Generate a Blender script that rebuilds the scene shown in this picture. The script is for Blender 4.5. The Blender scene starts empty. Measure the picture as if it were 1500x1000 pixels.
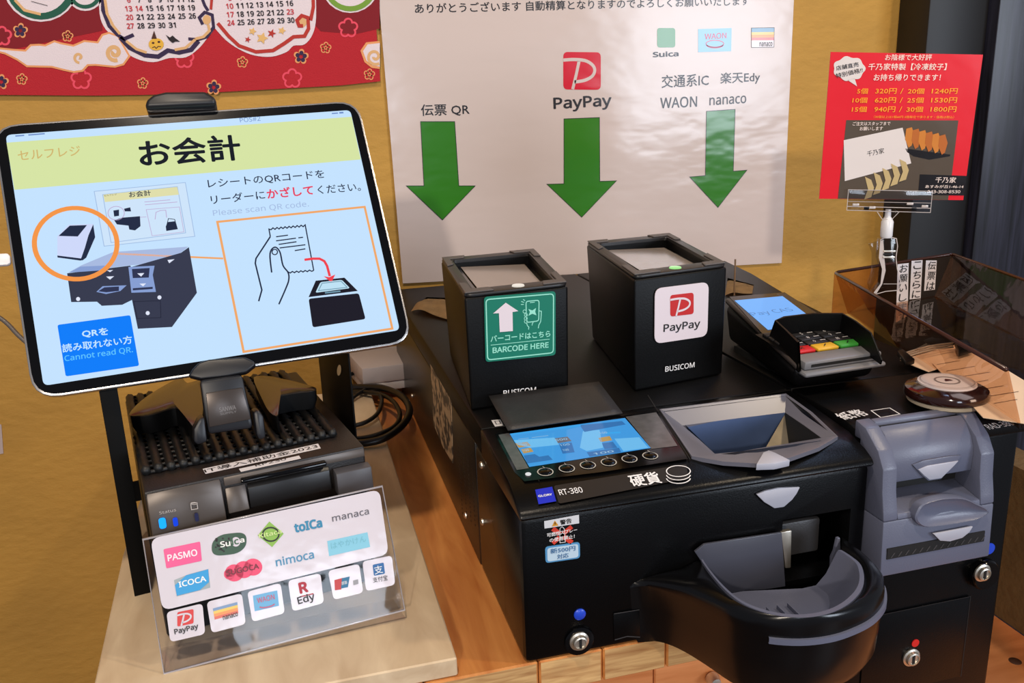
import bpy, bmesh, math, random
from mathutils import Vector, Matrix
random.seed(7)
PI = math.pi
SC = bpy.context.scene
COL = SC.collection

# ------------------------------------------------------------------ camera
CAM = Vector((0, 0, 1.2))
FPX, YAW, PIT, ROL = 1251.488, 0.2495202, 0.2705015, -0.0375800
_f = Vector((math.sin(YAW)*math.cos(PIT), math.cos(YAW)*math.cos(PIT), -math.sin(PIT)))
_r = Vector((math.cos(YAW), -math.sin(YAW), 0)); _u = _r.cross(_f)
_r2 = _r*math.cos(ROL)+_u*math.sin(ROL); _u2 = -_r*math.sin(ROL)+_u*math.cos(ROL)
cd = bpy.data.cameras.new('camera'); cam = bpy.data.objects.new('camera', cd); COL.objects.link(cam)
cd.sensor_width = 36; cd.lens = FPX/1500*36; cd.clip_start = .02; cd.clip_end = 50
m = Matrix.Identity(4)
for i in range(3):
    m[i][0] = _r2[i]; m[i][1] = _u2[i]; m[i][2] = -_f[i]; m[i][3] = CAM[i]
cam.matrix_world = m
SC.camera = cam

# ------------------------------------------------------------------ world, lights, exposure
w = bpy.data.worlds.new('world'); SC.world = w; w.use_nodes = True
bg = w.node_tree.nodes['Background']; bg.inputs[0].default_value = (.80, .84, 1.0, 1); bg.inputs[1].default_value = .20
SC.view_settings.view_transform = 'Standard'; SC.view_settings.look = 'None'
SC.view_settings.gamma = 1; SC.view_settings.use_curve_mapping = False
SC.view_settings.exposure = 0.0

def light(name, kind, loc, target, power, color, size=.2, size_y=None, angle=None):
    l = bpy.data.lights.new(name, kind); l.energy = power; l.color = color
    if kind == 'AREA':
        l.shape = 'RECTANGLE' if size_y else 'DISK'; l.size = size
        if size_y: l.size_y = size_y
    else:
        l.shadow_soft_size = size
        if kind == 'SPOT': l.spot_size = angle or 1.2; l.spot_blend = .6
    o = bpy.data.objects.new(name, l); COL.objects.link(o); o.location = loc
    o.rotation_euler = (Vector(target)-Vector(loc)).to_track_quat('-Z', 'Y').to_euler()
    return o
light('ceiling_spot', 'SPOT', (-.15, -.05, 2.5), (.15, .8, .85), 52, (1, .84, .66), .06, angle=1.5)
light('ceiling_spot', 'SPOT', (1.1, .05, 2.2), (.3, 1.1, .95), 26, (1, .82, .60), .05, angle=1.6)
light('entrance_lamp', 'SPOT', (-.8, -2.0, 2.0), (.4, 1.0, 1.0), 125, (1, .88, .74), .05, angle=1.1)
light('window_light', 'AREA', (2.2, -2.0, 1.45), (.4, 1, 1.1), 40, (.78, .87, 1), .9, .9)
light('glass_door_light', 'AREA', (.22, -2.3, 1.27), (.1, .5, .95), 9, (.74, .85, 1), .55, .55)
light('added_sheen_light', 'AREA', (1.15, 1.02, 2.12), (.35, .5, .95), 4, (.50, .66, 1), .6, .35)  # added bluish area light for sheen on the coin cover, no known fixture

# ------------------------------------------------------------------ materials
def lin(c):
    def f(x):
        x /= 255
        return x/12.92 if x <= .04045 else ((x+.055)/1.055)**2.4
    return (f(c[0]), f(c[1]), f(c[2]), 1)
_M = {}
def mat(name, c, rough=.5, metal=0, emit=None, vary=0, vscale=20, bump=0, bscale=200, spec=.5, coat=0, stretch=None, detail=3):
    if name in _M: return _M[name]
    m = bpy.data.materials.new(name); m.use_nodes = True; nt = m.node_tree; N = nt.nodes; L = nt.links
    b = N['Principled BSDF']; col = lin(c)
    b.inputs['Base Color'].default_value = col; b.inputs['Roughness'].default_value = rough
    b.inputs['Metallic'].default_value = metal; b.inputs['Specular IOR Level'].default_value = spec
    b.inputs['Coat Weight'].default_value = coat; b.inputs['Coat Roughness'].default_value = .06
    if emit is not None:
        b.inputs['Emission Color'].default_value = col; b.inputs['Emission Strength'].default_value = emit
        b.inputs['Base Color'].default_value = (.004, .004, .005, 1); b.inputs['Specular IOR Level'].default_value = .15; b.inputs['Roughness'].default_value = .08
    g = N.new('ShaderNodeNewGeometry'); mp = N.new('ShaderNodeMapping'); L.new(g.outputs['Position'], mp.inputs['Vector'])
    if stretch: mp.inputs['Scale'].default_value = stretch
    if vary:
        n = N.new('ShaderNodeTexNoise'); n.inputs['Scale'].default_value = vscale; n.inputs['Detail'].default_value = detail
        L.new(mp.outputs[0], n.inputs['Vector'])
        mr = N.new('ShaderNodeMapRange'); L.new(n.outputs[0], mr.inputs[0]); mr.inputs[1].default_value = .25; mr.inputs[2].default_value = .75
        mr.inputs[3].default_value = 1-vary; mr.inputs[4].default_value = 1+vary
        hs = N.new('ShaderNodeHueSaturation'); hs.inputs['Color'].default_value = col; L.new(mr.outputs[0], hs.inputs['Value'])
        if emit is None: L.new(hs.outputs[0], b.inputs['Base Color'])
    if bump:
        n2 = N.new('ShaderNodeTexNoise'); n2.inputs['Scale'].default_value = bscale; n2.inputs['Detail'].default_value = 3
        L.new(mp.outputs[0], n2.inputs['Vector'])
        bp = N.new('ShaderNodeBump'); bp.inputs['Strength'].default_value = min(1, bump); bp.inputs['Distance'].default_value = .001*max(1, bump)
        L.new(n2.outputs[0], bp.inputs['Height']); L.new(bp.outputs[0], b.inputs['Normal'])
    _M[name] = m
    return m
def clear(name, tint, rough=.03, gloss=1.0):
    m = bpy.data.materials.new(name); m.use_nodes = True; nt = m.node_tree; N = nt.nodes; L = nt.links
    N.remove(N['Principled BSDF']); out = N['Material Output']
    tr = N.new('ShaderNodeBsdfTransparent'); tr.inputs[0].default_value = tint
    gl = N.new('ShaderNodeBsdfGlossy'); gl.inputs[0].default_value = (gloss, gloss, gloss, 1); gl.inputs['Roughness'].default_value = rough
    fr = N.new('ShaderNodeFresnel'); fr.inputs[0].default_value = 1.45
    g = N.new('ShaderNodeNewGeometry'); n2 = N.new('ShaderNodeTexNoise'); n2.inputs['Scale'].default_value = 30
    L.new(g.outputs['Position'], n2.inputs['Vector'])
    bp = N.new('ShaderNodeBump'); bp.inputs['Strength'].default_value = .25; bp.inputs['Distance'].default_value = .002
    L.new(n2.outputs[0], bp.inputs['Height']); L.new(bp.outputs[0], gl.inputs['Normal'])
    mx = N.new('ShaderNodeMixShader'); 
    iv = N.new('ShaderNodeMath'); iv.operation = 'SUBTRACT'; iv.inputs[0].default_value = 1; L.new(g.outputs['Backfacing'], iv.inputs[1])
    ml = N.new('ShaderNodeMath'); ml.operation = 'MULTIPLY'; L.new(fr.outputs[0], ml.inputs[0]); L.new(iv.outputs[0], ml.inputs[1])
    L.new(ml.outputs[0], mx.inputs[0]); L.new(tr.outputs[0], mx.inputs[1]); L.new(gl.outputs[0], mx.inputs[2])
    L.new(mx.outputs[0], out.inputs[0])
    return m
def wood(name, c1, c2, stretch, scale=14, rough=.45, spec=.4):
    m = bpy.data.materials.new(name); m.use_nodes = True; nt = m.node_tree; N = nt.nodes; L = nt.links
    b = N['Principled BSDF']; b.inputs['Roughness'].default_value = rough; b.inputs['Specular IOR Level'].default_value = spec
    g = N.new('ShaderNodeNewGeometry'); oi = N.new('ShaderNodeObjectInfo')
    sh = N.new('ShaderNodeVectorMath'); sh.operation = 'MULTIPLY_ADD'
    cx = N.new('ShaderNodeCombineXYZ'); L.new(oi.outputs['Random'], cx.inputs[0]); L.new(oi.outputs['Random'], cx.inputs[1])
    L.new(cx.outputs[0], sh.inputs[0]); sh.inputs[1].default_value = (9, 9, 9); L.new(g.outputs['Position'], sh.inputs[2])
    mp = N.new('ShaderNodeMapping'); mp.inputs['Scale'].default_value = stretch; L.new(sh.outputs[0], mp.inputs['Vector'])
    n = N.new('ShaderNodeTexNoise'); n.inputs['Scale'].default_value = scale; n.inputs['Detail'].default_value = 6; n.inputs['Distortion'].default_value = .6
    L.new(mp.outputs[0], n.inputs['Vector'])
    r = N.new('ShaderNodeValToRGB'); r.color_ramp.elements[0].position = .32; r.color_ramp.elements[1].position = .68
    r.color_ramp.elements[0].color = lin(c1); r.color_ramp.elements[1].color = lin(c2)
    L.new(n.outputs[0], r.inputs[0])
    mr = N.new('ShaderNodeMapRange'); L.new(oi.outputs['Random'], mr.inputs[0]); mr.inputs[3].default_value = .88; mr.inputs[4].default_value = 1.1
    hs = N.new('ShaderNodeHueSaturation'); L.new(r.outputs[0], hs.inputs['Color']); L.new(mr.outputs[0], hs.inputs['Value'])
    L.new(hs.outputs[0], b.inputs['Base Color'])
    bp = N.new('ShaderNodeBump'); bp.inputs['Strength'].default_value = .15; bp.inputs['Distance'].default_value = .001
    L.new(n.outputs[0], bp.inputs['Height']); L.new(bp.outputs[0], b.inputs['Normal'])
    return m

BLK = mat('black_plastic', (5, 5, 6), .30, spec=.22, bump=.1, bscale=900, vary=.15)
BLKG = mat('black_gloss', (6, 6, 8), .12, spec=.32)
TRAYB = mat('tray_black', (9, 9, 11), .22, spec=.4)
BLKM = mat('black_matte', (7, 7, 8), .45, spec=.2, vary=.15, bump=.12, bscale=700)
CASE = mat('black_painted_steel', (24, 20, 18), .33, bump=.2, bscale=1200, vary=.08)
DARK = mat('dark_cavity', (8, 8, 9), .7)
GREYB = mat('blue_grey_plastic', (98, 102, 122), .36, bump=.1, bscale=800, vary=.05, spec=.5)
GREYD = mat('dark_grey_plastic', (62, 61, 63), .42, vary=.06, bump=.2, bscale=900)
TRIW = mat('frosted_white_lens', (176, 178, 192), .35)
WHITE = mat('white_print', (235, 234, 236), .5)
STEEL = mat('polished_steel', (214, 206, 192), .34, metal=.9)
BRASS = mat('worn_chute_metal', (165, 150, 125), .3, metal=1, vary=.2, vscale=60)
INK = mat('black_ink', (22, 22, 24), .5)

# ------------------------------------------------------------------ geometry helpers
def ray(x, y):
    return _f + _r2*((x-750)/FPX) - _u2*((y-500)/FPX)
class Plane:
    def __init__(s, o, u, v):
        s.o = Vector(o); s.u = Vector(u).normalized(); v = Vector(v); s.v = (v - s.u*v.dot(s.u)).normalized(); s.n = s.u.cross(s.v)
    def hit(s, x, y):
        d = ray(x, y); t = (s.o-CAM).dot(s.n)/d.dot(s.n); p = CAM+d*t-s.o
        return (p.dot(s.u), p.dot(s.v))
    def hits(s, pts): return [s.hit(*p) for p in pts]
    def w(s, a, b, h=0): return s.o+s.u*a+s.v*b+s.n*h
    def at(s, x, y, h=0):
        a, b = s.hit(x, y); return s.w(a, b, h)
    def up(s, h): return Plane(s.o+s.n*h, s.u, s.v)
def horiz(z): return Plane((0, 0, z), (1, 0, 0), (0, 1, 0))
def facing(y): return Plane((0, y, 1.2), (1, 0, 0), (0, 0, 1))
def crop(s, ox, oy):
    return lambda *p: [(ox+a/s, oy+b/s) for a, b in p]

def tag(o, label=None, cat=None, group=None, kind=None):
    if label: o['label'] = label
    if cat: o['category'] = cat
    if group: o['group'] = group
    if kind: o['kind'] = kind
    return o
def thing(name, loc, label, cat, group=None):
    o = bpy.data.objects.new(name, None); COL.objects.link(o); o.location = loc; o.empty_display_size = .02
    return tag(o, label, cat, group)
def root_loc(p):
    while p.parent: p = p.parent
    return Vector(p.location)
def link(name, bm, mt, parent=None, smooth=False, label=None):
    me = bpy.data.meshes.new(name)
    if parent is not None: bmesh.ops.translate(bm, vec=-root_loc(parent), verts=bm.verts)
    bmesh.ops.recalc_face_normals(bm, faces=bm.faces)
    bm.to_mesh(me); bm.free()
    if smooth is True:
        for p in me.polygons: p.use_smooth = True
    elif smooth:
        for p in me.polygons: p.use_smooth = True
        me.set_sharp_from_angle(angle=smooth)
    for q in (mt if isinstance(mt, (list, tuple)) else [mt]): me.materials.append(q)
    o = bpy.data.objects.new(name, me); COL.objects.link(o)
    if parent is not None:
        o.parent = parent
    if label: o['label'] = label
    return o
def bevel(bm, r, seg=2, ang=.5):
    if r <= 0: return
    bmesh.ops.recalc_face_normals(bm, faces=bm.faces)
    es = [e for e in bm.edges if len(e.link_faces) == 2 and e.calc_face_angle(0) > ang]
    bmesh.ops.bevel(bm, geom=es, offset=r, segments=seg, profile=.5, affect='EDGES', clamp_overlap=True)
def add_hex(bm, c):
    v = [bm.verts.new(p) for p in c]          # 4 bottom, 4 top
    for f in ((3, 2, 1, 0), (4, 5, 6, 7), (0, 1, 5, 4), (1, 2, 6, 5), (2, 3, 7, 6), (3, 0, 4, 7)): bm.faces.new([v[i] for i in f])
def hexa(name, c, mt, parent=None, r=0, seg=2, label=None):
    bm = bmesh.new(); add_hex(bm, c); bevel(bm, r, seg)
    return link(name, bm, mt, parent, .6 if r else False, label)
def corners(x0, x1, y0, y1, z0, z1):
    return [(x0, y0, z0), (x1, y0, z0), (x1, y1, z0), (x0, y1, z0), (x0, y0, z1), (x1, y0, z1), (x1, y1, z1), (x0, y1, z1)]
def box(name, x0, x1, y0, y1, z0, z1, mt, parent=None, r=0, seg=2, label=None):
    return hexa(name, corners(x0, x1, y0, y1, z0, z1), mt, parent, r, seg, label)
def pbox(name, P, a0, a1, b0, b1, h0, h1, mt, parent=None, r=0, seg=2, label=None):
    c = [P.w(a, b, h) for h in (h0, h1) for a, b in ((a0, b0), (a1, b0), (a1, b1), (a0, b1))]
    return hexa(name, c, mt, parent, r, seg, label)
def add_prism(bm, pts3a, pts3b):
    va = [bm.verts.new(p) for p in pts3a]; vb = [bm.verts.new(p) for p in pts3b]; n = len(va)
    bm.faces.new(va[::-1]); bm.faces.new(vb)
    for i in range(n): bm.faces.new((va[i], va[(i+1) % n], vb[(i+1) % n], vb[i]))
def prism(name, P, pts, h0, h1, mt, parent=None, r=0, px=True, seg=2, label=None, smooth=None):
    q = P.hits(pts) if px else pts
    bm = bmesh.new(); add_prism(bm, [P.w(a, b, h0) for a, b in q], [P.w(a, b, h1) for a, b in q]); bevel(bm, r, seg)
    return link(name, bm, mt, parent, (.6 if r else False) if smooth is None else smooth, label)
def rounded(q, r, n=5):
    out = []; k = len(q)
    for i in range(k):
        p = Vector(q[i]); a = Vector(q[i-1])-p; b = Vector(q[(i+1) % k])-p
        rr = min(r, a.length*.45, b.length*.45); A = p+a.normalized()*rr; B = p+b.normalized()*rr
        for j in range(n+1):
            t = j/n; x = A*(1-t)**2+p*2*t*(1-t)+B*t*t; out.append((x.x, x.y))
    return out
def rpoly(name, P, pts, r, h0, h1, mt, parent=None, px=True, label=None, br=0):
    q = rounded(P.hits(pts) if px else pts, r)
    return prism(name, P, q, h0, h1, mt, parent, br, False, label=label)
import os
def _font():
    try:
        p = os.path.join(bpy.utils.system_resource('DATAFILES', path='fonts'), 'NotoSansHebrew-Regular.woff2')
        return bpy.data.fonts.load(p) if os.path.exists(p) else None
    except Exception: return None
FONT = _font()
class Flat:
    """flat print: coloured shapes lying on a plane, joined into one mesh per colour"""
    def __init__(s, P, h=.0003, join=False): s.P = P; s.h = h; s.join = join; s.parts = []; s.bm = None; s.new()
    def new(s):
        if s.join and s.parts: return
        s.bm = bmesh.new(); s.parts.append(s.bm)
    def poly(s, pts, px=True, h=0):
        s.new(); q = s.P.hits(pts) if px else pts
        f = s.bm.faces.new([s.bm.verts.new(s.P.w(a, b, s.h+h)) for a, b in q])
        return s
    def rect(s, x0, y0, x1, y1, h=0): return s.poly([(x0, y0), (x1, y0), (x1, y1), (x0, y1)], h=h)
    def line(s, pts, wd, closed=False, px=True, h=0):
        s.new(); q = [Vector(p) for p in (s.P.hits(pts) if px else pts)]; n = len(q); Lf = []; Rt = []
        for i in range(n):
            a = q[i-1] if (i > 0 or closed) else None; c = q[(i+1) % n] if (i < n-1 or closed) else None
            d1 = (q[i]-a).normalized() if a is not None and (q[i]-a).length > 1e-7 else None
            d2 = (c-q[i]).normalized() if c is not None and (c-q[i]).length > 1e-7 else None
            d = ((d1 or d2)+(d2 or d1)); d = d.normalized() if d.length > 1e-6 else (d1 or d2)
            nr = Vector((-d.y, d.x)); k = max(.45, nr.dot(Vector((-(d1 or d2).y, (d1 or d2).x))))
            Lf.append(s.bm.verts.new(s.P.w(*(q[i]+nr*wd/2/k), s.h+h))); Rt.append(s.bm.verts.new(s.P.w(*(q[i]-nr*wd/2/k), s.h+h)))
        for i in range(n if closed else n-1):
            j = (i+1) % n; s.bm.faces.new((Lf[i], Rt[i], Rt[j], Lf[j]))
        return s
    def ell(s, cx, cy, rx, ry, n=24, rot=0, h=0):
        return s.poly([(cx+rx*math.cos(t)*math.cos(rot)-ry*math.sin(t)*math.sin(rot), cy+rx*math.cos(t)*math.sin(rot)+ry*math.sin(t)*math.cos(rot)) for t in [2*PI*i/n for i in range(n)]], h=h)
    def ring(s, cx, cy, rx, ry, wd, n=32, a0=0, a1=None, rot=0, h=0):
        full = a1 is None; a1 = 2*PI if full else a1
        pts = [(cx+rx*math.cos(t)*math.cos(rot)-ry*math.sin(t)*math.sin(rot), cy+rx*math.cos(t)*math.sin(rot)+ry*math.sin(t)*math.cos(rot)) for t in [a0+(a1-a0)*i/(n if full else n-1) for i in range(n)]]
        return s.line(pts, wd, closed=full, h=h)
    def text(s, txt, p0, p1, hpx, bold=.0, res=2, h=0, top=None):
        s.new()
        """fits the text's own bounds: bottom edge from p0 to p1, height hpx in photo pixels"""
        c = bpy.data.curves.new('t', 'FONT'); c.body = txt; c.resolution_u = res
        if FONT and all(ord(ch) < 127 for ch in txt): c.font = FONT
        o = bpy.data.objects.new('t', c); me = bpy.data.meshes.new_from_object(o)
        xs = [v.co.x for v in me.vertices]; ys = [v.co.y for v in me.vertices]
        if xs:
            bd = bold*.8; x0, x1, y0, y1 = min(xs)-bd, max(xs)+bd, min(ys)-bd, max(ys)+bd
            A = Vector(s.P.hit(*p0)); B = Vector(s.P.hit(*p1))
            if top is None:
                ax = (B-A).normalized(); up = Vector((-ax.y, ax.x)); q = Vector(s.P.hit(p0[0], p0[1]-hpx))-A
                T = up*max(abs(q.dot(up)), q.length*.5)
            else: T = Vector(s.P.hit(*top))-A
            hb = bd*.7
            offs = [(0, 0)]
            if bd > .004: offs += [(bd, 0), (-bd, 0), (0, bd), (0, -bd)]
            if bd > .010: offs += [(hb, hb), (-hb, hb), (hb, -hb), (-hb, -hb), (bd*.5, 0), (-bd*.5, 0), (0, bd*.5), (0, -bd*.5)]
            for i, (ox, oy) in enumerate(offs):
                vs = []
                for v in me.vertices:
                    q = A+(B-A)*((v.co.x+ox-x0)/(x1-x0 or 1))+T*((v.co.y+oy-y0)/(y1-y0 or 1))
                    vs.append(s.bm.verts.new(s.P.w(q.x, q.y, s.h+h+i*6e-6)))
                for p in me.polygons:
                    try: s.bm.faces.new([vs[i] for i in p.vertices])
                    except ValueError: pass
        bpy.data.objects.remove(o); bpy.data.curves.remove(c); bpy.data.meshes.remove(me)
        return s
    def done(s, name, mt, parent, label=None):
        o = None
        for bm in s.parts:
            if not bm.faces: bm.free(); continue
            me = bpy.data.meshes.new(name)
            bmesh.ops.translate(bm, vec=-root_loc(parent), verts=bm.verts)
            for f in bm.faces: f.normal_update()
            rev = [f for f in bm.faces if f.normal.dot(s.P.n) < 0]
            if rev: bmesh.ops.reverse_faces(bm, faces=rev)
            bm.to_mesh(me); bm.free(); me.materials.append(mt)
            o = bpy.data.objects.new(name, me); COL.objects.link(o); o.parent = parent
            if label: o['label'] = label
        return o
def add_tube(bm, pts, r, n=8, closed=False, caps=True):
    pts = [Vector(p) for p in pts]; rings = []; prev = None; k = len(pts)
    for i, p in enumerate(pts):
        a = pts[i-1] if (i > 0 or closed) else p; b = pts[(i+1) % k] if (i < k-1 or closed) else p
        d = (b-a).normalized()
        s = (prev - d*prev.dot(d)) if prev is not None else d.orthogonal()
        s.normalize(); prev = s; t = d.cross(s)
        rr = r[i] if isinstance(r, (list, tuple)) else r
        rings.append([bm.verts.new(p+s*math.cos(2*PI*j/n)*rr+t*math.sin(2*PI*j/n)*rr) for j in range(n)])
    for i in range(k if closed else k-1):
        A, B = rings[i], rings[(i+1) % k]
        for j in range(n): bm.faces.new((A[j], A[(j+1) % n], B[(j+1) % n], B[j]))
    if caps and not closed: bm.faces.new(rings[0][::-1]); bm.faces.new(rings[-1])
def smoothpts(pts, n=8, closed=False):
    pts = [Vector(p) for p in pts]; k = len(pts); out = []
    for i in range(k if closed else k-1):
        g = lambda j: pts[j % k] if closed else pts[max(0, min(k-1, j))]
        p0, p1, p2, p3 = g(i-1), g(i), g(i+1), g(i+2)
        for j in range(n):
            t = j/n
            out.append(.5*((2*p1)+(p2-p0)*t+(2*p0-5*p1+4*p2-p3)*t*t+(3*p1-p0-3*p2+p3)*t**3))
    if not closed: out.append(pts[-1])
    return out
def tube(name, pts, r, mt, parent=None, n=8, smooth=True, closed=False, label=None):
    bm = bmesh.new(); add_tube(bm, pts, r, n, closed); return link(name, bm, mt, parent, smooth, label)
def add_lathe(bm, c, prof, axis=(0, 0, 1), n=32):
    ax = Vector(axis).normalized(); s = ax.orthogonal().normalized(); t = ax.cross(s); c = Vector(c); R = []
    for r, h in prof:
        if r < 1e-6: R.append([bm.verts.new(c+ax*h)])
        else: R.append([bm.verts.new(c+ax*h+(s*math.cos(2*PI*j/n)+t*math.sin(2*PI*j/n))*r) for j in range(n)])
    for A, B in zip(R, R[1:]):
        for j in range(n):
            if len(A) == 1 and len(B) == 1: continue
            if len(A) == 1: bm.faces.new((A[0], B[j], B[(j+1) % n]))
            elif len(B) == 1: bm.faces.new((A[j], B[0], A[(j+1) % n]))
            else: bm.faces.new((A[j], B[j], B[(j+1) % n], A[(j+1) % n]))
def lathe(name, c, prof, mt, parent=None, axis=(0, 0, 1), n=32, smooth=.7, label=None):
    bm = bmesh.new(); add_lathe(bm, c, prof, axis, n); return link(name, bm, mt, parent, smooth, label)
def loft(name, loops, mt, parent=None, cap0=True, cap1=True, closed=True, smooth=.7, label=None, r=0):
    bm = bmesh.new(); R = [[bm.verts.new(p) for p in lp] for lp in loops]; n = len(R[0])
    for A, B in zip(R, R[1:]):
        for j in range(n if closed else n-1): bm.faces.new((A[j], A[(j+1) % n], B[(j+1) % n], B[j]))
    if cap0: bm.faces.new(R[0][::-1])
    if cap1: bm.faces.new(R[-1])
    bevel(bm, r)
    return link(name, bm, mt, parent, smooth, label)
def boolean(o, cutters):
    """cut solids out of o; cutters are bmesh objects in the same local frame"""
    tmp = []
    for cbm in cutters:
        bmesh.ops.recalc_face_normals(cbm, faces=cbm.faces)
        me = bpy.data.meshes.new('cut'); cbm.to_mesh(me); cbm.free()
        c = bpy.data.objects.new('cut', me); COL.objects.link(c); tmp.append(c)
        md = o.modifiers.new('b', 'BOOLEAN'); md.operation = 'DIFFERENCE'; md.object = c; md.solver = 'EXACT'
    bpy.context.view_layer.update()
    dg = bpy.context.evaluated_depsgraph_get()
    me = bpy.data.meshes.new_from_object(o.evaluated_get(dg)); old = o.data
    o.modifiers.clear(); o.data = me; bpy.data.meshes.remove(old)
    for c in tmp: bpy.data.objects.remove(c)
def cutprism(P, pts, h0, h1, px=True):
    q = P.hits(pts) if px else pts
    bm = bmesh.new(); add_prism(bm, [P.w(a, b, h0) for a, b in q], [P.w(a, b, h1) for a, b in q]); return bm

# heights and planes
T, C, BT, SH, WY = .966, .834, .848, .60, 1.15      # machine top, counter top, board top, low shelf, back wall
TOP = horiz(T); CNT = horiz(C); BRD = horiz(BT); WALL = facing(WY)

# ================================================================== the setting
WM = mat('ochre_plaster', (186, 141, 62), .75, vary=.10, vscale=7, bump=1.5, bscale=55, stretch=(1, 1, 1.7), detail=6)
box('wall_back', -1.6, 1.75, WY, WY+.08, 0, 2.7, WM)['kind'] = 'structure'
o = box('floor', -1.6, 1.75, -1.2, WY, -.04, 0, wood('floor_wood', (92, 62, 40), (120, 84, 54), (1, 6, 6))); o['kind'] = 'structure'
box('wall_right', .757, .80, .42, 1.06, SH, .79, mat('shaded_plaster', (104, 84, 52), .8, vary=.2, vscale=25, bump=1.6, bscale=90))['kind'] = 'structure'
# dark timber post to the right
DW = wood('dark_stained_wood', (18, 17, 22), (44, 44, 58), (14, 14, .8), 8, .35)
post = thing('timber_post', (1.3, 1.1, 0), 'dark stained grooved timber post standing right of the yellow wall', 'post')
xl = facing(1.085).hit(1354, 100)[0]
box('plank', xl, xl+.10, 1.085, WY-.001, .02, 2.6, mat('near_black_wood', (16, 14, 15), .5), post, .002)
box('plank', xl+.102, xl+.30, 1.068, WY-.001, .02, 2.6, DW, post, .002)
box('plank', xl+.302, xl+.44, 1.080, WY-.001, .02, 2.6, DW, post, .002)
box('plank', xl+.442, xl+.80, 1.070, WY-.001, .02, 2.6, DW, post, .002)

# ---- counter: staves running front to back
OAK = wood('orange_oak', (184, 108, 52), (222, 150, 82), (7, 1, 7), 9, .4)
ENDG = wood('end_grain', (172, 124, 76), (222, 180, 122), (3, 3, 30), 8, .55)
counter = thing('counter', (.1, .8, 0), 'orange laminated wood counter under the coin machine', 'counter')
yf = .484
xs = [-.142, -.075, -.01, .055, .1335, .180, .228, .275, .33, .38]
for a, b in zip(xs, xs[1:]):
    bm = bmesh.new(); add_hex(bm, corners(a+.0004, b-.0004, yf, 1.10, C-.026, C)); bevel(bm, .0012, 1)
    for f in bm.faces:
        f.material_index = 1 if abs(f.normal.y) > .9 else 0
    link('stave', bm, [OAK, ENDG], counter)
PAN = wood('apron_oak', (190, 116, 66), (222, 148, 94), (1, 5, 9), 9, .4)
xs = [-.135, -.02, .09, .155, .225, .30, .38]
for a, b in zip(xs, xs[1:]):
    box('apron_board', a+.0005, b-.0005, yf+.014, yf+.034, .3, C-.0265, PAN, counter, .001, 1)
box('side_panel', .355, .380, yf+.036, 1.10, 0.001, C-.0265, OAK, counter)
box('side_panel', -.134, -.110, yf+.036, 1.10, 0.001, C-.0265, OAK, counter)
# hook under the counter front
hk = thing('screw_hook', (0, 0, 0), 'small round metal screw knob on the orange panel below the coin tray', 'hook')
p = facing(yf+.012).at(1042, 992)
hk.location = p
lathe('knob', p, [(0, 0), (.005, 0), (.0055, .003), (.004, .008), (0, .009)], STEEL, hk, axis=(0, -1, 0), n=16)
lathe('screw', p+Vector((0, .0, .016)), [(0, 0), (.0016, 0), (.0014, .001), (0, .0012)], DARK, hk, axis=(0, -1, 0), n=10)
# ---- low shelf
shelf = thing('low_shelf', (.57, .7, SH-.03), 'knotty brown wood shelf low down under the note machine', 'shelf')
for a, b in ((.383, .50), (.501, .62), (.621, .756)):
    box('board', a, b, .28, 1.10, SH-.028, SH, PAN, shelf, .001, 1)
lathe('knot', horiz(SH).at(1487, 968, .0), [(0, -.001), (.008, -.001), (.006, .0004), (0, .0006)], mat('knot', (70, 38, 22), .6), shelf, n=14)
box('upright', .45, .48, .6, .9, .0, SH-.028, OAK, shelf)
box('upright', .70, .73, .6, .9, .0, SH-.028, OAK, shelf)
# ---- pale board
PLY = wood('pale_plywood', (196, 170, 138), (222, 200, 168), (4, 1, 4), 10, .5)
board = prism('pale_board', BRD, [(675, 985), (570, 660), (520, 500), (300, 480), (185, 812), (150, 1000), (145, 1030)], -.0135, 0, PLY, None, .001, seg=1) if False else None
q = [(.078, .486), (.080, 1.08), (-.17, 1.08), (-.163, .708), (-.150, .486)]
board = prism('plywood_board', BRD, q, -.0138, 0, PLY, None, .001, px=False, seg=1)
tag(board, 'pale plywood board lying on the counter under the printer', 'board')

# ================================================================== wall hangings
# ---- cloth calendar
CAL = facing(WY-.006)
RED = mat('red_cloth', (176, 18, 34), .8, bump=.6, bscale=900, vary=.12, vscale=3)
cal = thing('cloth_calendar', WALL.at(280, 100), 'red cloth calendar with white cloud bubbles hanging on the yellow wall', 'calendar')
top = CAL.hit(280, 0)[1]+.12
q = CAL.hits([(-90, 139), (0, 139), (140, 140), (210, 139), (300, 136), (429, 129), (500, 125), (557, 119)])
q += [(CAL.hit(557, 119)[0], top), (CAL.hit(-90, 139)[0], top)]
prism('cloth', CAL, q, -.002, 0, RED, cal, px=False)
c_w = mat('cloth_white', (222, 208, 214), .8, bump=.4, bscale=900); c_or = mat('cloth_orange', (224, 150, 96), .8); c_pk = mat('cloth_pink', (226, 70, 92), .8)
c_pu = mat('cloth_purple', (44, 28, 66), .8); c_gr = mat('cloth_green', (20, 84, 66), .8); c_lg = mat('cloth_leaf_green', (112, 150, 52), .8)
c_rr = mat('cloth_brick', (176, 46, 38), .8); c_tan = mat('cloth_tan', (214, 168, 116), .8); c_dr = mat('cloth_dark_red', (124, 10, 26), .85)
k5 = crop(5, 0, 0); k6 = crop(5.357, 280, 0)
f = Flat(CAL, .0002)
f.poly([(-90, -45), (-90, 62), (0, 70), (20, 72), (150, 45), (150, -45)]); f.poly([(310, -45), (556, -45), (556, 42), (520, 50), (470, 46), (455, 30)])
f.done('darker_red_band', c_dr, cal)
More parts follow.
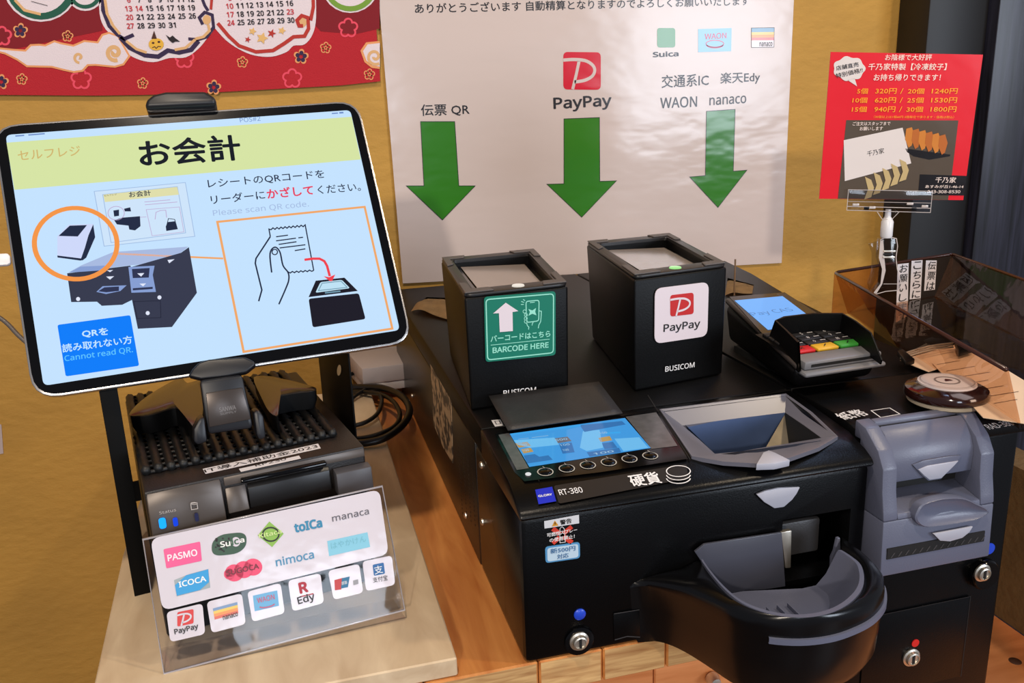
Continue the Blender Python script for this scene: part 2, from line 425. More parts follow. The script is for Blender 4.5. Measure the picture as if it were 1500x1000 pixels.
oct_b = smoothpts([(145, -30, 0), (146, 20, 0), (155, 43, 0), (172, 58, 0), (180, 73, 0), (200, 86, 0), (225, 91, 0), (248, 85, 0), (272, 84, 0), (290, 72, 0), (302, 58, 0), (315, 40, 0), (318, 15, 0), (314, -30, 0)], 4)
nov_b = smoothpts([(312, 38, 0), (330, 58, 0), (350, 72, 0), (372, 81, 0), (398, 83, 0), (420, 76, 0), (430, 67, 0), (446, 65, 0), (458, 50, 0), (463, 25, 0), (462, -30, 0)], 4)
f = Flat(CAL, .0004)
f.poly([(p.x, p.y) for p in oct_b]); f.ell(60, -24, 56, 56); f.ell(125, -8, 26, 24); f.ell(513, -24, 43, 43)
f.done('white_bubble', c_w, cal)
f = Flat(CAL, .0005); f.poly([(p.x, p.y) for p in nov_b]+[(314, -30)]); f.done('white_bubble', c_w, cal)
cloud = k5((-60, 330), (0, 362), (100, 372), (190, 378), (230, 338), (290, 335), (335, 340), (400, 310), (450, 325), (540, 342), (620, 308), (720, 318), (755, 262), (800, 248), (860, 270), (940, 410), (900, 465), (840, 482), (700, 468), (640, 470), (600, 512), (540, 520), (470, 505), (380, 482), (200, 478), (130, 430), (40, 385), (-60, 360))
f = Flat(CAL, .0006); f.line(cloud, .0042, True); f.line(k6((1480, 335), (1380, 345), (1342, 400), (1370, 480), (1420, 520), (1480, 528)), .004); f.done('orange_outline', c_or, cal)
f = Flat(CAL, .0007); f.poly(cloud); f.poly(k6((1480, 338), (1385, 348), (1348, 402), (1375, 475), (1425, 515), (1480, 522))); f.done('white_cloud', c_w, cal)
def spiral(f, cx, cy, r, turns, wd, a0=0, sgn=1):
    f.line([(cx+r*(1-.85*t/24)*math.cos(a0+sgn*2*PI*turns*t/24), cy+r*(1-.85*t/24)*math.sin(a0+sgn*2*PI*turns*t/24)) for t in range(25)], wd)
f = Flat(CAL, .0009)
spiral(f, 168, 77, 12, 1.4, .0045, 1.2); spiral(f, 116, 84, 8, 1, .003, 1.5); spiral(f, 549, 83, 12, 1.3, .0035, 1)
f.line([(154, 0), (157, 20), (166, 38), (176, 50)], .003); f.line([(185, 60), (200, 72), (215, 77)], .003); f.line([(256, 73), (272, 70), (286, 58)], .003)
f.line([(338, 56), (352, 68), (372, 75), (392, 75)], .003); f.line([(22, 0), (36, 15), (60, 21)], .003); f.ell(303, 29, 6, 7); f.ell(443, 33, 6, 7)
f.line([(305, 36), (307, 45), (298, 54), (286, 57)], .003)
f.done('tan_swirl', c_tan, cal)
f = Flat(CAL, .0008)
f.line([(151, -25), (151, 15), (160, 38), (172, 51), (182, 57), (196, 51)], .004); f.line([(176, 55), (190, 70), (212, 81), (232, 83), (246, 74), (262, 77), (280, 73), (291, 60)], .005)
f.line([(276, 57), (290, 58), (303, 54), (313, 40), (311, 22), (300, 18), (292, 26), (297, 36)], .0035); f.line([(293, -10), (300, 8), (305, 16)], .0035)
f.done('purple_outline', c_pu, cal)
f = Flat(CAL, .0010)
f.line([(319, 34), (335, 53), (350, 67), (375, 76), (400, 74), (416, 64), (430, 54), (446, 53), (452, 42), (451, 26), (442, 23), (435, 30), (438, 38), (444, 38)], .0042)
f.line([(455, 30), (459, 10), (458, -25)], .004); f.line([(311, -10), (309, 14)], .003)
f.done('brick_outline', c_rr, cal)
f = Flat(CAL, .0008); f.ring(60, -22, 47, 46, .007); f.ring(125, -8, 20, 18, .004); f.done('green_outline', c_gr, cal)
f = Flat(CAL, .0008); f.ring(513, -23, 36, 36, .006); f.done('leaf_green_outline', c_lg, cal)
def flower(f, cx, cy, r, wd=None):
    for i in range(5):
        a = -PI/2+2*PI*i/5+.1
        if wd: f.ring(cx+r*.62*math.cos(a), cy+r*.62*math.sin(a), r*.36, r*.38, wd, 12)
        else: f.ell(cx+r*.6*math.cos(a), cy+r*.6*math.sin(a), r*.34, r*.36, 12)
def flower_out(f, cx, cy, r, wd):
    pts = []
    for i in range(40):
        t = 2*PI*i/40; rr = r*(.72+.28*abs(math.cos(2.5*(t+PI/2)))**.8-.02); pts.append((cx+rr*math.cos(t), cy+rr*math.sin(t)))
    f.line(pts, wd, True)
f = Flat(CAL, .0003)
for x, y, r in ((119, 116, 15), (3, 53, 14), (270, 86, 14), (510, 41, 14), (428, 115, 14), (-50, 110, 14)): flower_out(f, x, y, r, .0022)
f.done('pink_flower', c_pk, cal)
f = Flat(CAL, .0003)
for x, y in ((99, 53), (32, 116), (209, 122), (355, 91), (477, 70), (541, 109)): flower(f, x, y, 8, .0012)
for x, y in ((30, 45), (2, 120), (313, 128), (441, 83)): flower(f, x, y, 12)
f.done('orange_flower', c_or, cal)
f = Flat(CAL, .0005)
for x, y in ((30, 45), (2, 120), (313, 128), (441, 83)): flower(f, x, y, 9.2); f
f.done('dark_flower', c_pu, cal)
fb = Flat(CAL, .0012); fr = Flat(CAL, .0012)
def day(d, x, y, red):
    (fr if red else fb).text(str(d), (x, y), (x+(10.5 if d > 9 else 5), y-.3), 8.2, .03, 1)
for r, (y0, y1) in enumerate(((4.2, 3), (17, 15.6), (29.6, 27.6), (42.4, 40.3))):
    for cI in range(7):
        d = 6+7*r+cI
        if d <= 31: day(d, 183+15.3*cI+(0 if d > 9 else 4)+r*1.2, y0+(y1-y0)*cI/6, cI == 0 or d == 14)
for r, (y0, y1) in enumerate(((1.4, -3), (13.4, 9.2), (25.8, 21.7), (37.7, 33.8))):
    for cI in range(7):
        d = 3+7*r+cI; day(d, 331+14.6*cI+(0 if d > 9 else 4)+r*.9, y0+(y1-y0)*cI/6, cI == 0 or d in (4, 23))
fb.line(k5((230, 10), (350, 42)), .0006); fb.poly([(243, 51), (249, 55), (253, 52), (257, 56), (264, 61), (257, 61), (253, 63), (248, 59)])
fb.done('lettering', mat('cloth_ink', (30, 22, 28), .8), cal); fr.done('lettering', mat('cloth_red_ink', (190, 50, 60), .8), cal, 'red printed dates')
f = Flat(CAL, .0013); f.ell(229, 65, 11, 9); f.done('pumpkin', mat('cloth_yellow', (222, 172, 60), .8), cal, 'yellow printed pumpkin')
f = Flat(CAL, .0015); f.poly([(226, 45), (230, 57), (222, 57)]); f.ell(224.5, 63, 2, 1.5); f.ell(233, 61.5, 2, 1.5)
f.line([(223, 70), (227, 68.5), (229, 71), (232, 68), (236, 68.5)], .0009); f.done('pumpkin_face', mat('cloth_brown', (70, 36, 26), .8), cal)
f = Flat(CAL, .0013)
for x, y, r in ((398, 49, 7), (363, 58, 5)):
    f.poly([(x+(r if i % 2 == 0 else r*.4)*math.cos(PI*i/5), y+(r if i % 2 == 0 else r*.4)*math.sin(PI*i/5)) for i in range(10)])
f.done('maple_leaf', c_rr, cal)
f = Flat(CAL, .0013)
for x, y, r in ((384, 56, 9), (370, 46, 6), (413, 45, 6)):
    f.poly([(x+(r if i % 2 == 0 else r*.5)*math.cos(PI*i/5), y+(r if i % 2 == 0 else r*.5)*math.sin(PI*i/5)) for i in range(10)])
f.done('maple_leaf', mat('cloth_gold', (220, 176, 110), .8), cal, 'golden printed leaf')

# ---- big white laminated sign
SG = facing(WY-.004)
def lam(name, c, rough=.16): return mat(name, c, rough, bump=1.5, bscale=9, spec=.4, stretch=(1, 1, 2.2))
PAPER = lam('laminated_paper', (206, 190, 184))
sign = thing('guide_sign', WALL.at(860, 380), 'large white laminated sign with three green arrows hanging above the scanners', 'sign')
q = SG.hits([(590, 415), (1145, 385), (1163, 0), (555, 0)])
(ax, ay), (bx, by), (cx, cy), (dx, dy) = q
q = [(ax, ay), (bx, by), (cx+(cx-bx)*.25, cy+.085), (dx+(dx-ax)*.25, dy+.085)]
prism('sheet', SG, q, -.0012, 0, PAPER, sign, px=False)
SI = lam('sign_ink', (34, 32, 34), .25); SGN = lam('sign_green', (52, 122, 34)); SRED = lam('sign_red', (204, 24, 46))
f = Flat(SG, .0003)
for pts in ([(616, 178), (666, 178), (672, 272), (696, 272), (648, 322), (595, 272), (621, 272)],
            [(826, 174), (878, 172), (878.5, 265.5), (903, 264.6), (852, 318), (801, 269.6), (826, 269)],
            [(1034.7, 163), (1076.7, 160), (1074, 250.7), (1094, 249), (1051.5, 303.7), (1010, 259), (1033, 257)]):
    f = Flat(SG, .0003); f.poly(pts); f.done('green_arrow', SGN, sign)
    f = Flat(SG, .0005); f.line(pts, .0008, True); f.done('arrow_outline', SI, sign)
f = Flat(SG, .0003)
f.text('ありがとうございます 自動精算となりますのでよろしくお願いいたします', (608, 20), (1097, 8), 15, .014)
f.text('伝票 QR', (617, 171), (688, 169), 18, .014)
f.text('交通系IC', (969, 129), (1038, 126), 19, .014); f.text('楽天Edy', (1055, 125.5), (1113, 122.5), 19, .014)
f.text('WAON', (967, 159), (1021, 156.5), 16, .014); f.text('nanaco', (1039, 154.5), (1093, 151), 11.5, .014)
f.text('PayPay', (811, 165), (896, 160), 22, .025)
f.text('Suica', (956, 84), (994, 82.5), 8, .04)
f.done('lettering', SI, sign)
def paypay(P, x0, y0, x1, y1, sl, parent, red, white, h=.0003, wd=.0022):
    """red rounded square with a white P; sl = slope of the square's horizontal edges"""
    W_, H_ = x1-x0, y1-y0
    g = lambda u, v: (x0+u*W_, y0+v*H_+sl*u*W_)
    q = rounded(P.hits([g(0, 0), g(1, 0), g(1, 1), g(0, 1)]), .12*abs(P.hit(x1, y0)[0]-P.hit(x0, y0)[0]))
    f = Flat(P, h); f.poly(q, px=False); f.done('logo', red, parent, 'red rounded logo square')
    f = Flat(P, h+.0002)
    s = smoothpts([(*g(0, .22), 0), (*g(.3, .2), 0), (*g(.62, .24), 0), (*g(.82, .4), 0), (*g(.8, .6), 0), (*g(.6, .74), 0), (*g(.3, .8), 0)], 5)
    f.line([(p.x, p.y) for p in s], wd); f.line([g(.42, .24), g(.34, .62), g(.25, .99)], wd); f.done('logo_letter', white, parent)
paypay(SG, 825, 76, 880, 131, .01, sign, SRED, PAPER, wd=.0042)
f = Flat(SG, .0003); f.poly(rounded(SG.hits([(962.5, 41), (989, 41), (989, 69.5), (962.5, 69.5)]), .004), px=False); f.done('logo', lam('sign_logo_green', (78, 138, 86)), sign, 'green rounded logo square')
f = Flat(SG, .0003); f.poly([(1022.5, 42.5), (1071.6, 41), (1071, 75), (1022.5, 76.5)]); f.done('logo', lam('sign_sky', (124, 180, 214)), sign, 'sky blue logo with pink lettering')
f = Flat(SG, .0005); f.text('WAON', (1032, 58), (1064, 56), 8.5, .02); f.ring(1047, 64, 13, 5, .0012); f.ring(1047, 65, 12.5, 5, .0016, 16, .2, PI-.2); f.done('lettering', lam('sign_pink', (190, 80, 110)), sign)
for i, c in enumerate(((110, 150, 180), (214, 190, 90), (224, 150, 80), (206, 110, 110), (226, 216, 220))):
    y0 = 41+(0, 6, 10, 14, 18)[i]; y1 = 41+(6, 10, 14, 18, 28)[i]
    f = Flat(SG, .0003); f.poly([(1100.5, y0+.2), (1134, y0-.2), (1133.5, y1-.2), (1100.5, y1+.2)]); f.done('logo_stripe', lam('sign_stripe_%d' % i, c), sign)
f = Flat(SG, .0005); f.text('nanaco', (1112, 68), (1131, 67.5), 6, .02); f.line([(1100.5, 41), (1134, 40.5), (1133.5, 69), (1100.5, 69.5)], .0006, True); f.done('lettering', SI, sign)

# ================================================================== coin unit
XL, XR = .124, .3845
coin = thing('coin_machine', (.25, .78, C), 'wide black coin machine with blue screen and hopper on the wooden counter', 'coin machine')
rear = box('rear_case', XL, XR, .6195, 1.125, C+.0005, .9435, CASE, coin, .0015)
frontc = box('front_case', XL, XR, .4835, .6185, C+.0005, .9425, BLK, coin, .004)
rtop = box('top_lid', XL-.0005, XR-.0005, .5905, 1.13, .944, T, BLKM, coin, .002)
YZ = lambda pts, x0, x1: ([(x0, y, z) for y, z in pts], [(x1, y, z) for y, z in pts])
prof = [(.5895, .9432), (.5895, T), (.583, T+.0002), (.508, .9592), (.488, .9530), (.480, .9487), (.4775, .9452), (.4795, .9430)]
bm = bmesh.new(); add_prism(bm, *YZ(prof, XL-.001, XR-.001)); bevel(bm, .0016, 2, .35)
cover = link('control_cover', bm, BLK, coin, .5)
PANEL = Plane((XL, .583, T+.0002), (1, 0, 0), (0, .075, .007)); 
STRIP = Plane((XL, .508, .9592), (1, 0, 0), (0, .02, .0062))
FRONT = facing(.4833)
FRM = mat('hopper_grey', (106, 106, 118), .3, spec=.5)
# hopper hole and outlet hole
hop_in = [(1004, 622), (1150, 604), (1203, 641), (1050, 667)]
L0 = Vector(coin.location)
def tr(bm, o):
    bmesh.ops.translate(bm, vec=-L0, verts=bm.verts); return bm
hop_out = [(968, 603), (1151, 580), (1224, 640), (1013, 669)]
boolean(cover, [cutprism(PANEL, hop_out, -.03, .02)])
outl = FRONT.hits([(1146, 779), (1236, 765), (1238, 850), (1150, 862)])
outl = [(outl[0][0], -.290), (.371, -.290), (.371, -.340), (outl[0][0], -.340)]
boolean(frontc, [cutprism(PANEL, hop_out, -.075, .02), cutprism(FRONT, outl, -.045, .01, px=False)])
# pit
hh_ = (-.009, -.009, -.003, -.003)
hq = [PANEL.up(h).hit(*p) for p, h in zip(hop_in, hh_)]
low = [(a*.6+sum(p[0] for p in hq)/4*.4, b*.6+sum(p[1] for p in hq)/4*.4) for a, b in hq]
def quadmesh(name, quads, mt, parent, th=0, label=None):
    bm = bmesh.new()
    for q in quads: bm.faces.new([bm.verts.new(p) for p in q])
    bmesh.ops.remove_doubles(bm, verts=bm.verts, dist=1e-5)
    if th:
        bmesh.ops.solidify(bm, geom=bm.faces[:], thickness=th)
    return link(name, bm, mt, parent, label=label)
P = PANEL
q1 = [P.w(a, b, h) for (a, b), h in zip(hq, hh_)]; q2 = [P.w(a, b, -.060) for a, b in low]
quadmesh('chute', [[q1[i], q1[(i+1) % 4], q2[(i+1) % 4], q2[i]] for i in (0, 3)], mat('dark_chute_metal', (84, 104, 146), .35, metal=.5, vary=.2), coin)
quadmesh('chute', [[q1[i], q1[(i+1) % 4], q2[(i+1) % 4], q2[i]] for i in (1, 2)]+[[q2[0], q2[1], q2[2], q2[3]]], DARK, coin)
# triangular bright facet
fa = P.up(-.0105).at(1150, 606); fb_ = P.up(-.026).at(1176, 651); fc = P.up(-.030).at(1118, 662)
quadmesh('chute_facet', [[fa, fb_, fc]], BRASS, coin, .0006, 'bright brassy metal facet inside the hopper')
# frame: outer rim -> inner opening, front lip outwards in a curve
fo = PANEL.hits([(966, 601), (1058, 589.5), (1151, 578), (1190, 606), (1227, 641), (1200, 657), (1158, 672), (1110, 681), (1060, 678), (1013, 670), (990, 636)])
fp = [(1000, 623), (1075, 613), (1150, 604), (1177, 622), (1203, 641), (1170, 646.5), (1135, 652.5), (1110, 656.5), (1085, 661), (1050, 667), (1026, 645)]
fh = [-.009, -.009, -.009, -.007, -.003, -.003, -.003, -.003, -.003, -.003, -.006]
fi = [PANEL.up(h).hit(*p) for p, h in zip(fp, fh)]
loops = [[P.w(a, b, h-.004) for (a, b), h in zip(fi, fh)], [P.w(a, b, h) for (a, b), h in zip(fi, fh)], [P.w(a+(c-a)*.93, b+(d-b)*.93, .0012) for (a, b), (c, d) in zip(fi, fo)],
         [P.w(c, d, .0012) for c, d in fo], [P.w(c, d, -.002) for c, d in fo]]
loft('hopper_frame', loops, FRM, coin, False, False, smooth=.35)
prism('arrow_lens', PANEL.up(.0012), [(1108, 681), (1118, 664), (1126, 660.5), (1135, 664), (1157, 675), (1135, 680)], -.004, .0008, TRIW, coin, .0003)
# seam, screen, silver sides
k = crop(4.545, 680, 560)
f = Flat(PANEL, .0002); f.line([(964, 598), (1011, 673)], .0009); f.line([(745, 633), (790, 705)], .0004); f.done('seam', DARK, coin)
f = Flat(PANEL, .0003); f.poly(k((205, 345), (300, 325), (1068, 222), (1285, 196), (1490, 510), (900, 600), (400, 660), (335, 600))); f.done('glass_cover', BLKG, coin)
SIL = mat('silver_side', (120, 120, 122), .3, metal=.6, vary=.25, vscale=120)
f = Flat(PANEL, .0005); f.poly(k((228, 352), (298, 340), (430, 575), (350, 587))); f.poly(k((1075, 232), (1278, 202), (1420, 425), (1248, 446))); f.done('silver_side', SIL, coin)
f = Flat(PANEL, .0005); f.poly(k((303, 345), (1070, 240), (1242, 440), (434, 566))); f.done('screen', mat('lcd_blue', (66, 156, 226), .2, emit=.95), coin, 'lit blue screen')
def emis(name, c, e=.95): return mat(name, c, .3, emit=e)
f = Flat(PANEL, .0007)
f.poly(k((330, 390), (600, 372), (632, 420), (440, 440), (355, 420))); f.poly(k((790, 330), (900, 320), (925, 440), (815, 462), (770, 440))); f.poly(k((1000, 380), (1165, 370), (1225, 440), (1060, 462)))
f.done('screen_graphic', emis('lcd_light', (112, 190, 240)), coin)
f = Flat(PANEL, .0007)
f.poly(k((600, 378), (688, 366), (715, 396), (625, 410))); f.done('screen_graphic', emis('lcd_brown', (110, 110, 120)), coin, 'grey brown key on the screen')
f = Flat(PANEL, .0007); f.poly(k((340, 410), (420, 400), (445, 428), (362, 440))); f.poly(k((378, 450), (442, 440), (462, 466), (395, 478))); f.poly(k((892, 375), (968, 362), (985, 390), (908, 402)))
f.done('screen_graphic', emis('lcd_gold', (186, 150, 84)), coin, 'golden key on the screen')
f = Flat(PANEL, .0007); f.poly(k((630, 415), (715, 405), (735, 470), (655, 480))); f.poly(k((815, 470), (1030, 440), (1045, 470), (835, 500))); f.poly(k((395, 492), (470, 482), (500, 500), (560, 490), (590, 520), (420, 545)))
f.poly(k((915, 410), (990, 400), (1020, 440), (935, 450)))
f.poly(k((770, 290), (1050, 262), (1075, 285), (800, 335))); f.done('screen_graphic', emis('lcd_deep', (52, 116, 180)), coin)
f = Flat(PANEL, .0009); f.line(k((310, 352), (775, 292)), .0016); f.line(k((940, 345), (1040, 338)), .002)
f.done('screen_graphic', emis('lcd_bright', (60, 170, 240)), coin)
f = Flat(PANEL, .0009)
for a in (((610, 398), (690, 388)), ((640, 432), (705, 424)), ((905, 352), (955, 345)), ((385, 430), (420, 424)), ((393, 468), (435, 461)), ((865, 490), (1000, 470)), ((660, 465), (700, 460))):
    p0, p1 = k(*a); f.text('500' if a[0][0] == 610 else '100', p0, p1, 3, .02, 1)
f.line(k((360, 385), (430, 377)), .0006); f.line(k((450, 374), (560, 360)), .0006); f.done('lettering', emis('lcd_text', (150, 190, 220)), coin)
f = Flat(PANEL, .0009); f.ell(*k((426, 617))[0], 4.4, 2.6); f.text('', (0, 0), (1, 1), 1) if False else None
f.done('indicator', mat('lamp_white', (235, 235, 235), .3, emit=.9), coin, 'small white indicator dot')
f = Flat(PANEL, .0007)
for x, y in ((540, 600), (683, 577), (823, 555), (962, 535), (1100, 513), (1238, 492)):
    (px, py), (qx, qy) = k((x, y), (x-18, y-36)); cx_, cy_ = PANEL.hit(px, py)
    f.line([(cx_+.0052*math.cos(t), cy_+.0052*math.sin(t)) for t in [2*PI*i/24 for i in range(24)]], .0007, True, px=False)
    f.line([(px, py-5.0), (qx, qy)], .0004)
    lathe('button', PANEL.w(cx_, cy_, .0003), [(.0044, 0), (.0042, .0010), (.003, .0016), (0, .0018)], BLKG, coin, axis=PANEL.n, n=20)
f.done('button_ring', mat('ring_print', (190, 188, 182), .4), coin)
# strip prints
f = Flat(STRIP, .0004); f.poly(rounded(STRIP.hits(k((595, 690), (1480, 545), (1490, 640), (630, 810))), .002), px=False); f.done('name_plate', mat('plate_black', (34, 33, 35), .3), coin)
f = Flat(STRIP, .0006); f.poly(k((472, 718), (585, 698), (612, 795), (495, 815))); f.done('logo', mat('logo_blue', (18, 40, 190), .4), coin, 'blue maker badge')
f = Flat(STRIP, .0008); f.text('GLORY', *k((495, 770), (587, 757)), 3.2, .04); f.text('RT-380', *k((637, 757), (793, 737)), 8.6, .01)
f.text('硬貨', *k((1122, 702), (1322, 674)), 18.5, .025)
for yy in (0, 5, 10):
    f.ring(*(lambda p: (p[0], p[1]+yy-1))(k((1425, 600))[0]), 17.5, 8, .0007, 28, *((0, None) if yy == 0 else (.1, PI-.1)))
f.done('lettering', WHITE, coin)
# front print and lens
f = Flat(FRONT, .0004); f.poly(crop(4.762, 760, 750)((175, 60), (418, 15), (420, 75), (178, 112))); f.done('warning_label', WHITE, coin, 'white warning label')
k = crop(4.762, 760, 750)
f = Flat(FRONT, .0006); f.text('警告', *k((287, 88), (368, 72)), 7.5, .03); f.done('lettering', INK, coin)
f = Flat(FRONT, .0006); f.poly(k((250, 55), (275, 90), (228, 97))); f.done('warning_sign', mat('label_orange', (230, 160, 50), .5), coin, 'orange warning triangle')
f = Flat(FRONT, .0008); f.line(k((250, 66), (251, 82)), .0006); f.done('lettering', INK, coin)
f = Flat(FRONT, .0004); f.line(k((235, 112), (300, 160), (370, 210)), .0032); f.line(k((368, 98), (300, 155), (235, 215)), .0032); f.done('red_cross', mat('label_red', (214, 62, 44), .5), coin)
f = Flat(FRONT, .0006); f.text('可燃性スプレー', *k((195, 172), (405, 132)), 6, .02); f.text('の使用禁止！', *k((212, 208), (388, 178)), 6, .02); f.line(k((285, 110), (300, 98), (315, 112), (322, 205), (285, 210), (285, 110)), .0004); f.done('lettering', WHITE, coin)
rpoly('round_label', FRONT, k((182, 240), (424, 205), (426, 318), (186, 353)), .0025, 0, .0004, mat('label_blue', (84, 150, 200), .4), coin, label='pale blue notice label')
f = Flat(FRONT, .0006); f.poly(rounded(FRONT.hits(k((196, 248), (412, 217), (414, 310), (198, 342))), .002), px=False); f.done('label_face', mat('label_pale', (190, 214, 232), .4), coin)
f = Flat(FRONT, .0008); f.text('新500円', *k((218, 287), (392, 262)), 7.5, .02); f.text('対応', *k((265, 324), (345, 311)), 7, .02); f.done('lettering', mat('label_ink', (60, 110, 160), .5), coin)
lathe('blue_button', FRONT.at(849, 899), [(.0042, 0), (.0042, .0008), (.0035, .0014), (0, .0016)], mat('dot_blue', (34, 70, 200), .3), coin, axis=(0, -1, 0))
def lock(P, x, y, r, parent, name='key_lock'):
    c = P.at(x, y)
    lk = lathe(name, c, [(r*1.25, 0), (r*1.25, .0012), (r*1.0, .0018), (r*.9, .0040), (r*.72, .0044), (r*.68, .0034), (0, .0034)], STEEL, parent, axis=P.n, n=28)
    q = Plane(c+P.n*.0034, P.u, P.v)
    pbox('key_slot', q, -r*.16, r*.16, -r*.6, r*.6, 0, .0006, DARK, lk)
lathe('lock_recess', FRONT.at(848, 938), [(.0105, 0), (.0105, .0012), (.009, .0016), (0, .0016)], BLKG, coin, axis=(0, -1, 0))
lock(facing(.4816), 848, 938, .0055, coin)
pq = FRONT.hits([(898, 898), (936, 892), (937, 932), (899, 937)])
prism('cover_plate', FRONT, pq, 0, .0006, BLK, coin, .0002, px=False)
f = Flat(FRONT, .0007); f.line([(899, 898), (936, 892)], .0006); f.line([(900, 936), (918, 931), (937, 932)], .0008); f.done('plate_edge', GREYD, coin)
k = crop(2.679, 940, 560)
prism('arrow_lens', FRONT, k((445, 435), (480, 420), (530, 409), (615, 406), (602, 432), (585, 455), (552, 484), (515, 489), (475, 465)), 0, .0022, TRIW, coin, .0006)
# coin outlet: chute and upright panel
k = crop(3.845, 1000, 740)
prism('outlet_panel', facing(.4795), k((65, 258), (120, 215), (555, 150), (575, 452), (280, 500), (160, 400)), -.001, .001, mat('smoked_grey', (66, 68, 80), .3), coin, .0004)
prism('outlet_chute', facing(.482), k((555, 152), (615, 142), (610, 352), (580, 355)), -.004, 0, STEEL, coin, .0006)
pbox('outlet_back', facing(.528), .31, .374, -.343, -.285, -.004, 0, DARK, coin)
pbox('outlet_flap', facing(.505), .326, .362, -.334, -.306, -.006, 0, GREYD, coin, .002)
# tray bulge
crest = k((0, 450), (150, 520), (300, 598), (450, 643), (600, 660), (750, 655), (900, 625), (1050, 560), (1125, 490), (1142, 430), (1120, 350), (1010, 245))
HB = horiz(.8905)
plan = [(.200, .4835), (.206, .4815), (.214, .4745)]+[HB.hit(*p) for p in crest]
plan = smoothpts([(a, min(b, .4835), 0) for a, b in plan], 4)
plan = [(p.x, min(p.y, .4835)) for p in plan]
plan[0] = (plan[0][0], .4835); plan[-1] = (min(plan[-1][0], XR), .4835)
rimpx = k((65, 258), (110, 320), (160, 390), (230, 470), (320, 545), (430, 596), (560, 628), (700, 635), (830, 610), (930, 560), (1000, 490), (1022, 420), (1005, 340), (950, 290), (895, 255))
rim = [horiz(.893).hit(*p) for p in rimpx]; rim = smoothpts([(a, min(b, .4825), 0) for a, b in rim], 4); rim = [(p.x, p.y) for p in rim]
cx0, cy0 = .285, .4835
def sc(pl, s, z, yo=0, mn=0): return [(cx0+(a-cx0)*s, .4835-(.4835-b)*s+yo, z) for a, b in pl]
def resample(pts, n):
    d = [0]
    for a, b in zip(pts, pts[1:]): d.append(d[-1]+math.hypot(b[0]-a[0], b[1]-a[1]))
    out = []; j = 0
    for i in range(n):
        t = d[-1]*i/(n-1)
        while j < len(d)-2 and d[j+1] < t: j += 1
        u = (t-d[j])/max(1e-9, d[j+1]-d[j]); u = max(0, min(1, u))
        out.append((pts[j][0]+(pts[j+1][0]-pts[j][0])*u, pts[j][1]+(pts[j+1][1]-pts[j][1])*u))
    return out
N_ = 60
pl = resample(plan, N_); rm = resample(rim, N_)
# shell: rim edge -> crest -> outer wall -> bottom
lo = [[(a, b, .8915) for a, b in rm]]
for s, z, wgt in ((0, .8935, .25), (0, .8928, .55), (0, .8905, .85), (0, .8880, .97), (0, .8850, 1.0)):
    lo.append([(a+(c-a)*wgt, b+(d-b)*wgt, z-.007*max(0, min(1, (.226-c)/.026))) for (a, b), (c, d) in zip(rm, pl)])
def fade(rows, k_):
    out = []
    for x, y, z in rows:
        t = max(0, min(1, (x-.200)/.050)); t = t*t*(3-2*t); wgt = 1-k_*(1-t)
        out.append((x, .4835-(.4835-y)*wgt, z))
    return out
lo.append(fade(sc(pl, 1.0, .8800), .25)); lo.append(fade(sc(pl, .985, .8600), .7)); lo.append(fade(sc(pl, .97, .8420), .9)); lo.append(fade(sc(pl, .93, .8340), 1)); lo.append(fade(sc(pl, .80, .8325), 1))
# left part of the bulge must fade: bottom follows the photograph's underside
loft('tray_shell', lo, TRAYB, coin, False, True, closed=False, smooth=1.0)
# grey trim band around the bulge
tb = [p for p in pl][22:56]
band = lambda s, z: [(cx0+(a-cx0)*s, .4835-(.4835-b)*s, z) for a, b in tb]
loft('trim_band', [band(1.0, .8795), band(1.02, .8795), band(1.02, .8755), band(1.0, .8755)], GREYB, coin, False, False, closed=False, smooth=.4)
# cup
cxr = sum(p[0] for p in rm)/N_
def cupl(sx, sy, z): return [(cxr+(a-cxr)*sx, .4825-(.4825-b)*sy, z) for a, b in rm]
cup = [cupl(1, 1, .8905), cupl(1, 1, .8935), cupl(.965, .96, .8935), cupl(.95, .94, .8915), cupl(.86, .80, .874), cupl(.76, .70, .8645), cupl(.6, .6, .8625)]
loft('coin_cup', cup, GREYB, coin, False, True, closed=False, smooth=.6)
for i in range(6):
    x = .262+.008*i
    box('cup_rib', x, x+.0012, .425, .452, .862, .8655, GREYB, coin)
prism('cup_post', facing(.475), k((845, 300), (862, 262), (878, 190), (893, 186), (897, 262), (960, 300), (930, 560), (835, 600)), -.004, -.001, GREYB, coin, .0006)
# left side: screws, vents, seam, sticker
SIDE = Plane((XL, .8, 1.0), (0, -1, 0), (0, 0, 1))
for x, y in ((705.6, 681), (707, 764), (682.5, 754.6), (604, 580)):
    lathe('screw', SIDE.at(x, y), [(.0030, 0), (.0028, .0010), (.0015, .0018), (0, .002)], STEEL, coin, axis=(-1, 0, 0), n=14)
bm = bmesh.new()
for i in range(4):
    for j in range(16):
        a, b = SIDE.hit(672+i*6, 655); a += 0; b -= .0042*j
        q = SIDE.w(a+.001*(j % 2), b-.002*i, .0001)
        add_prism(bm, *[[q+SIDE.u*.0013*math.cos(t)+SIDE.v*.0011*math.sin(t)+SIDE.n*h for t in [2*PI*s/6 for s in range(6)]] for h in (0, .0001)])
o = link('vent_hole', bm, DARK, coin); o['kind'] = 'stuff'
f = Flat(SIDE, .0003); f.line([SIDE.hit(706, 690), SIDE.hit(740, 850), SIDE.hit(741, 905)], .0004, px=False); f.done('seam', DARK, coin)
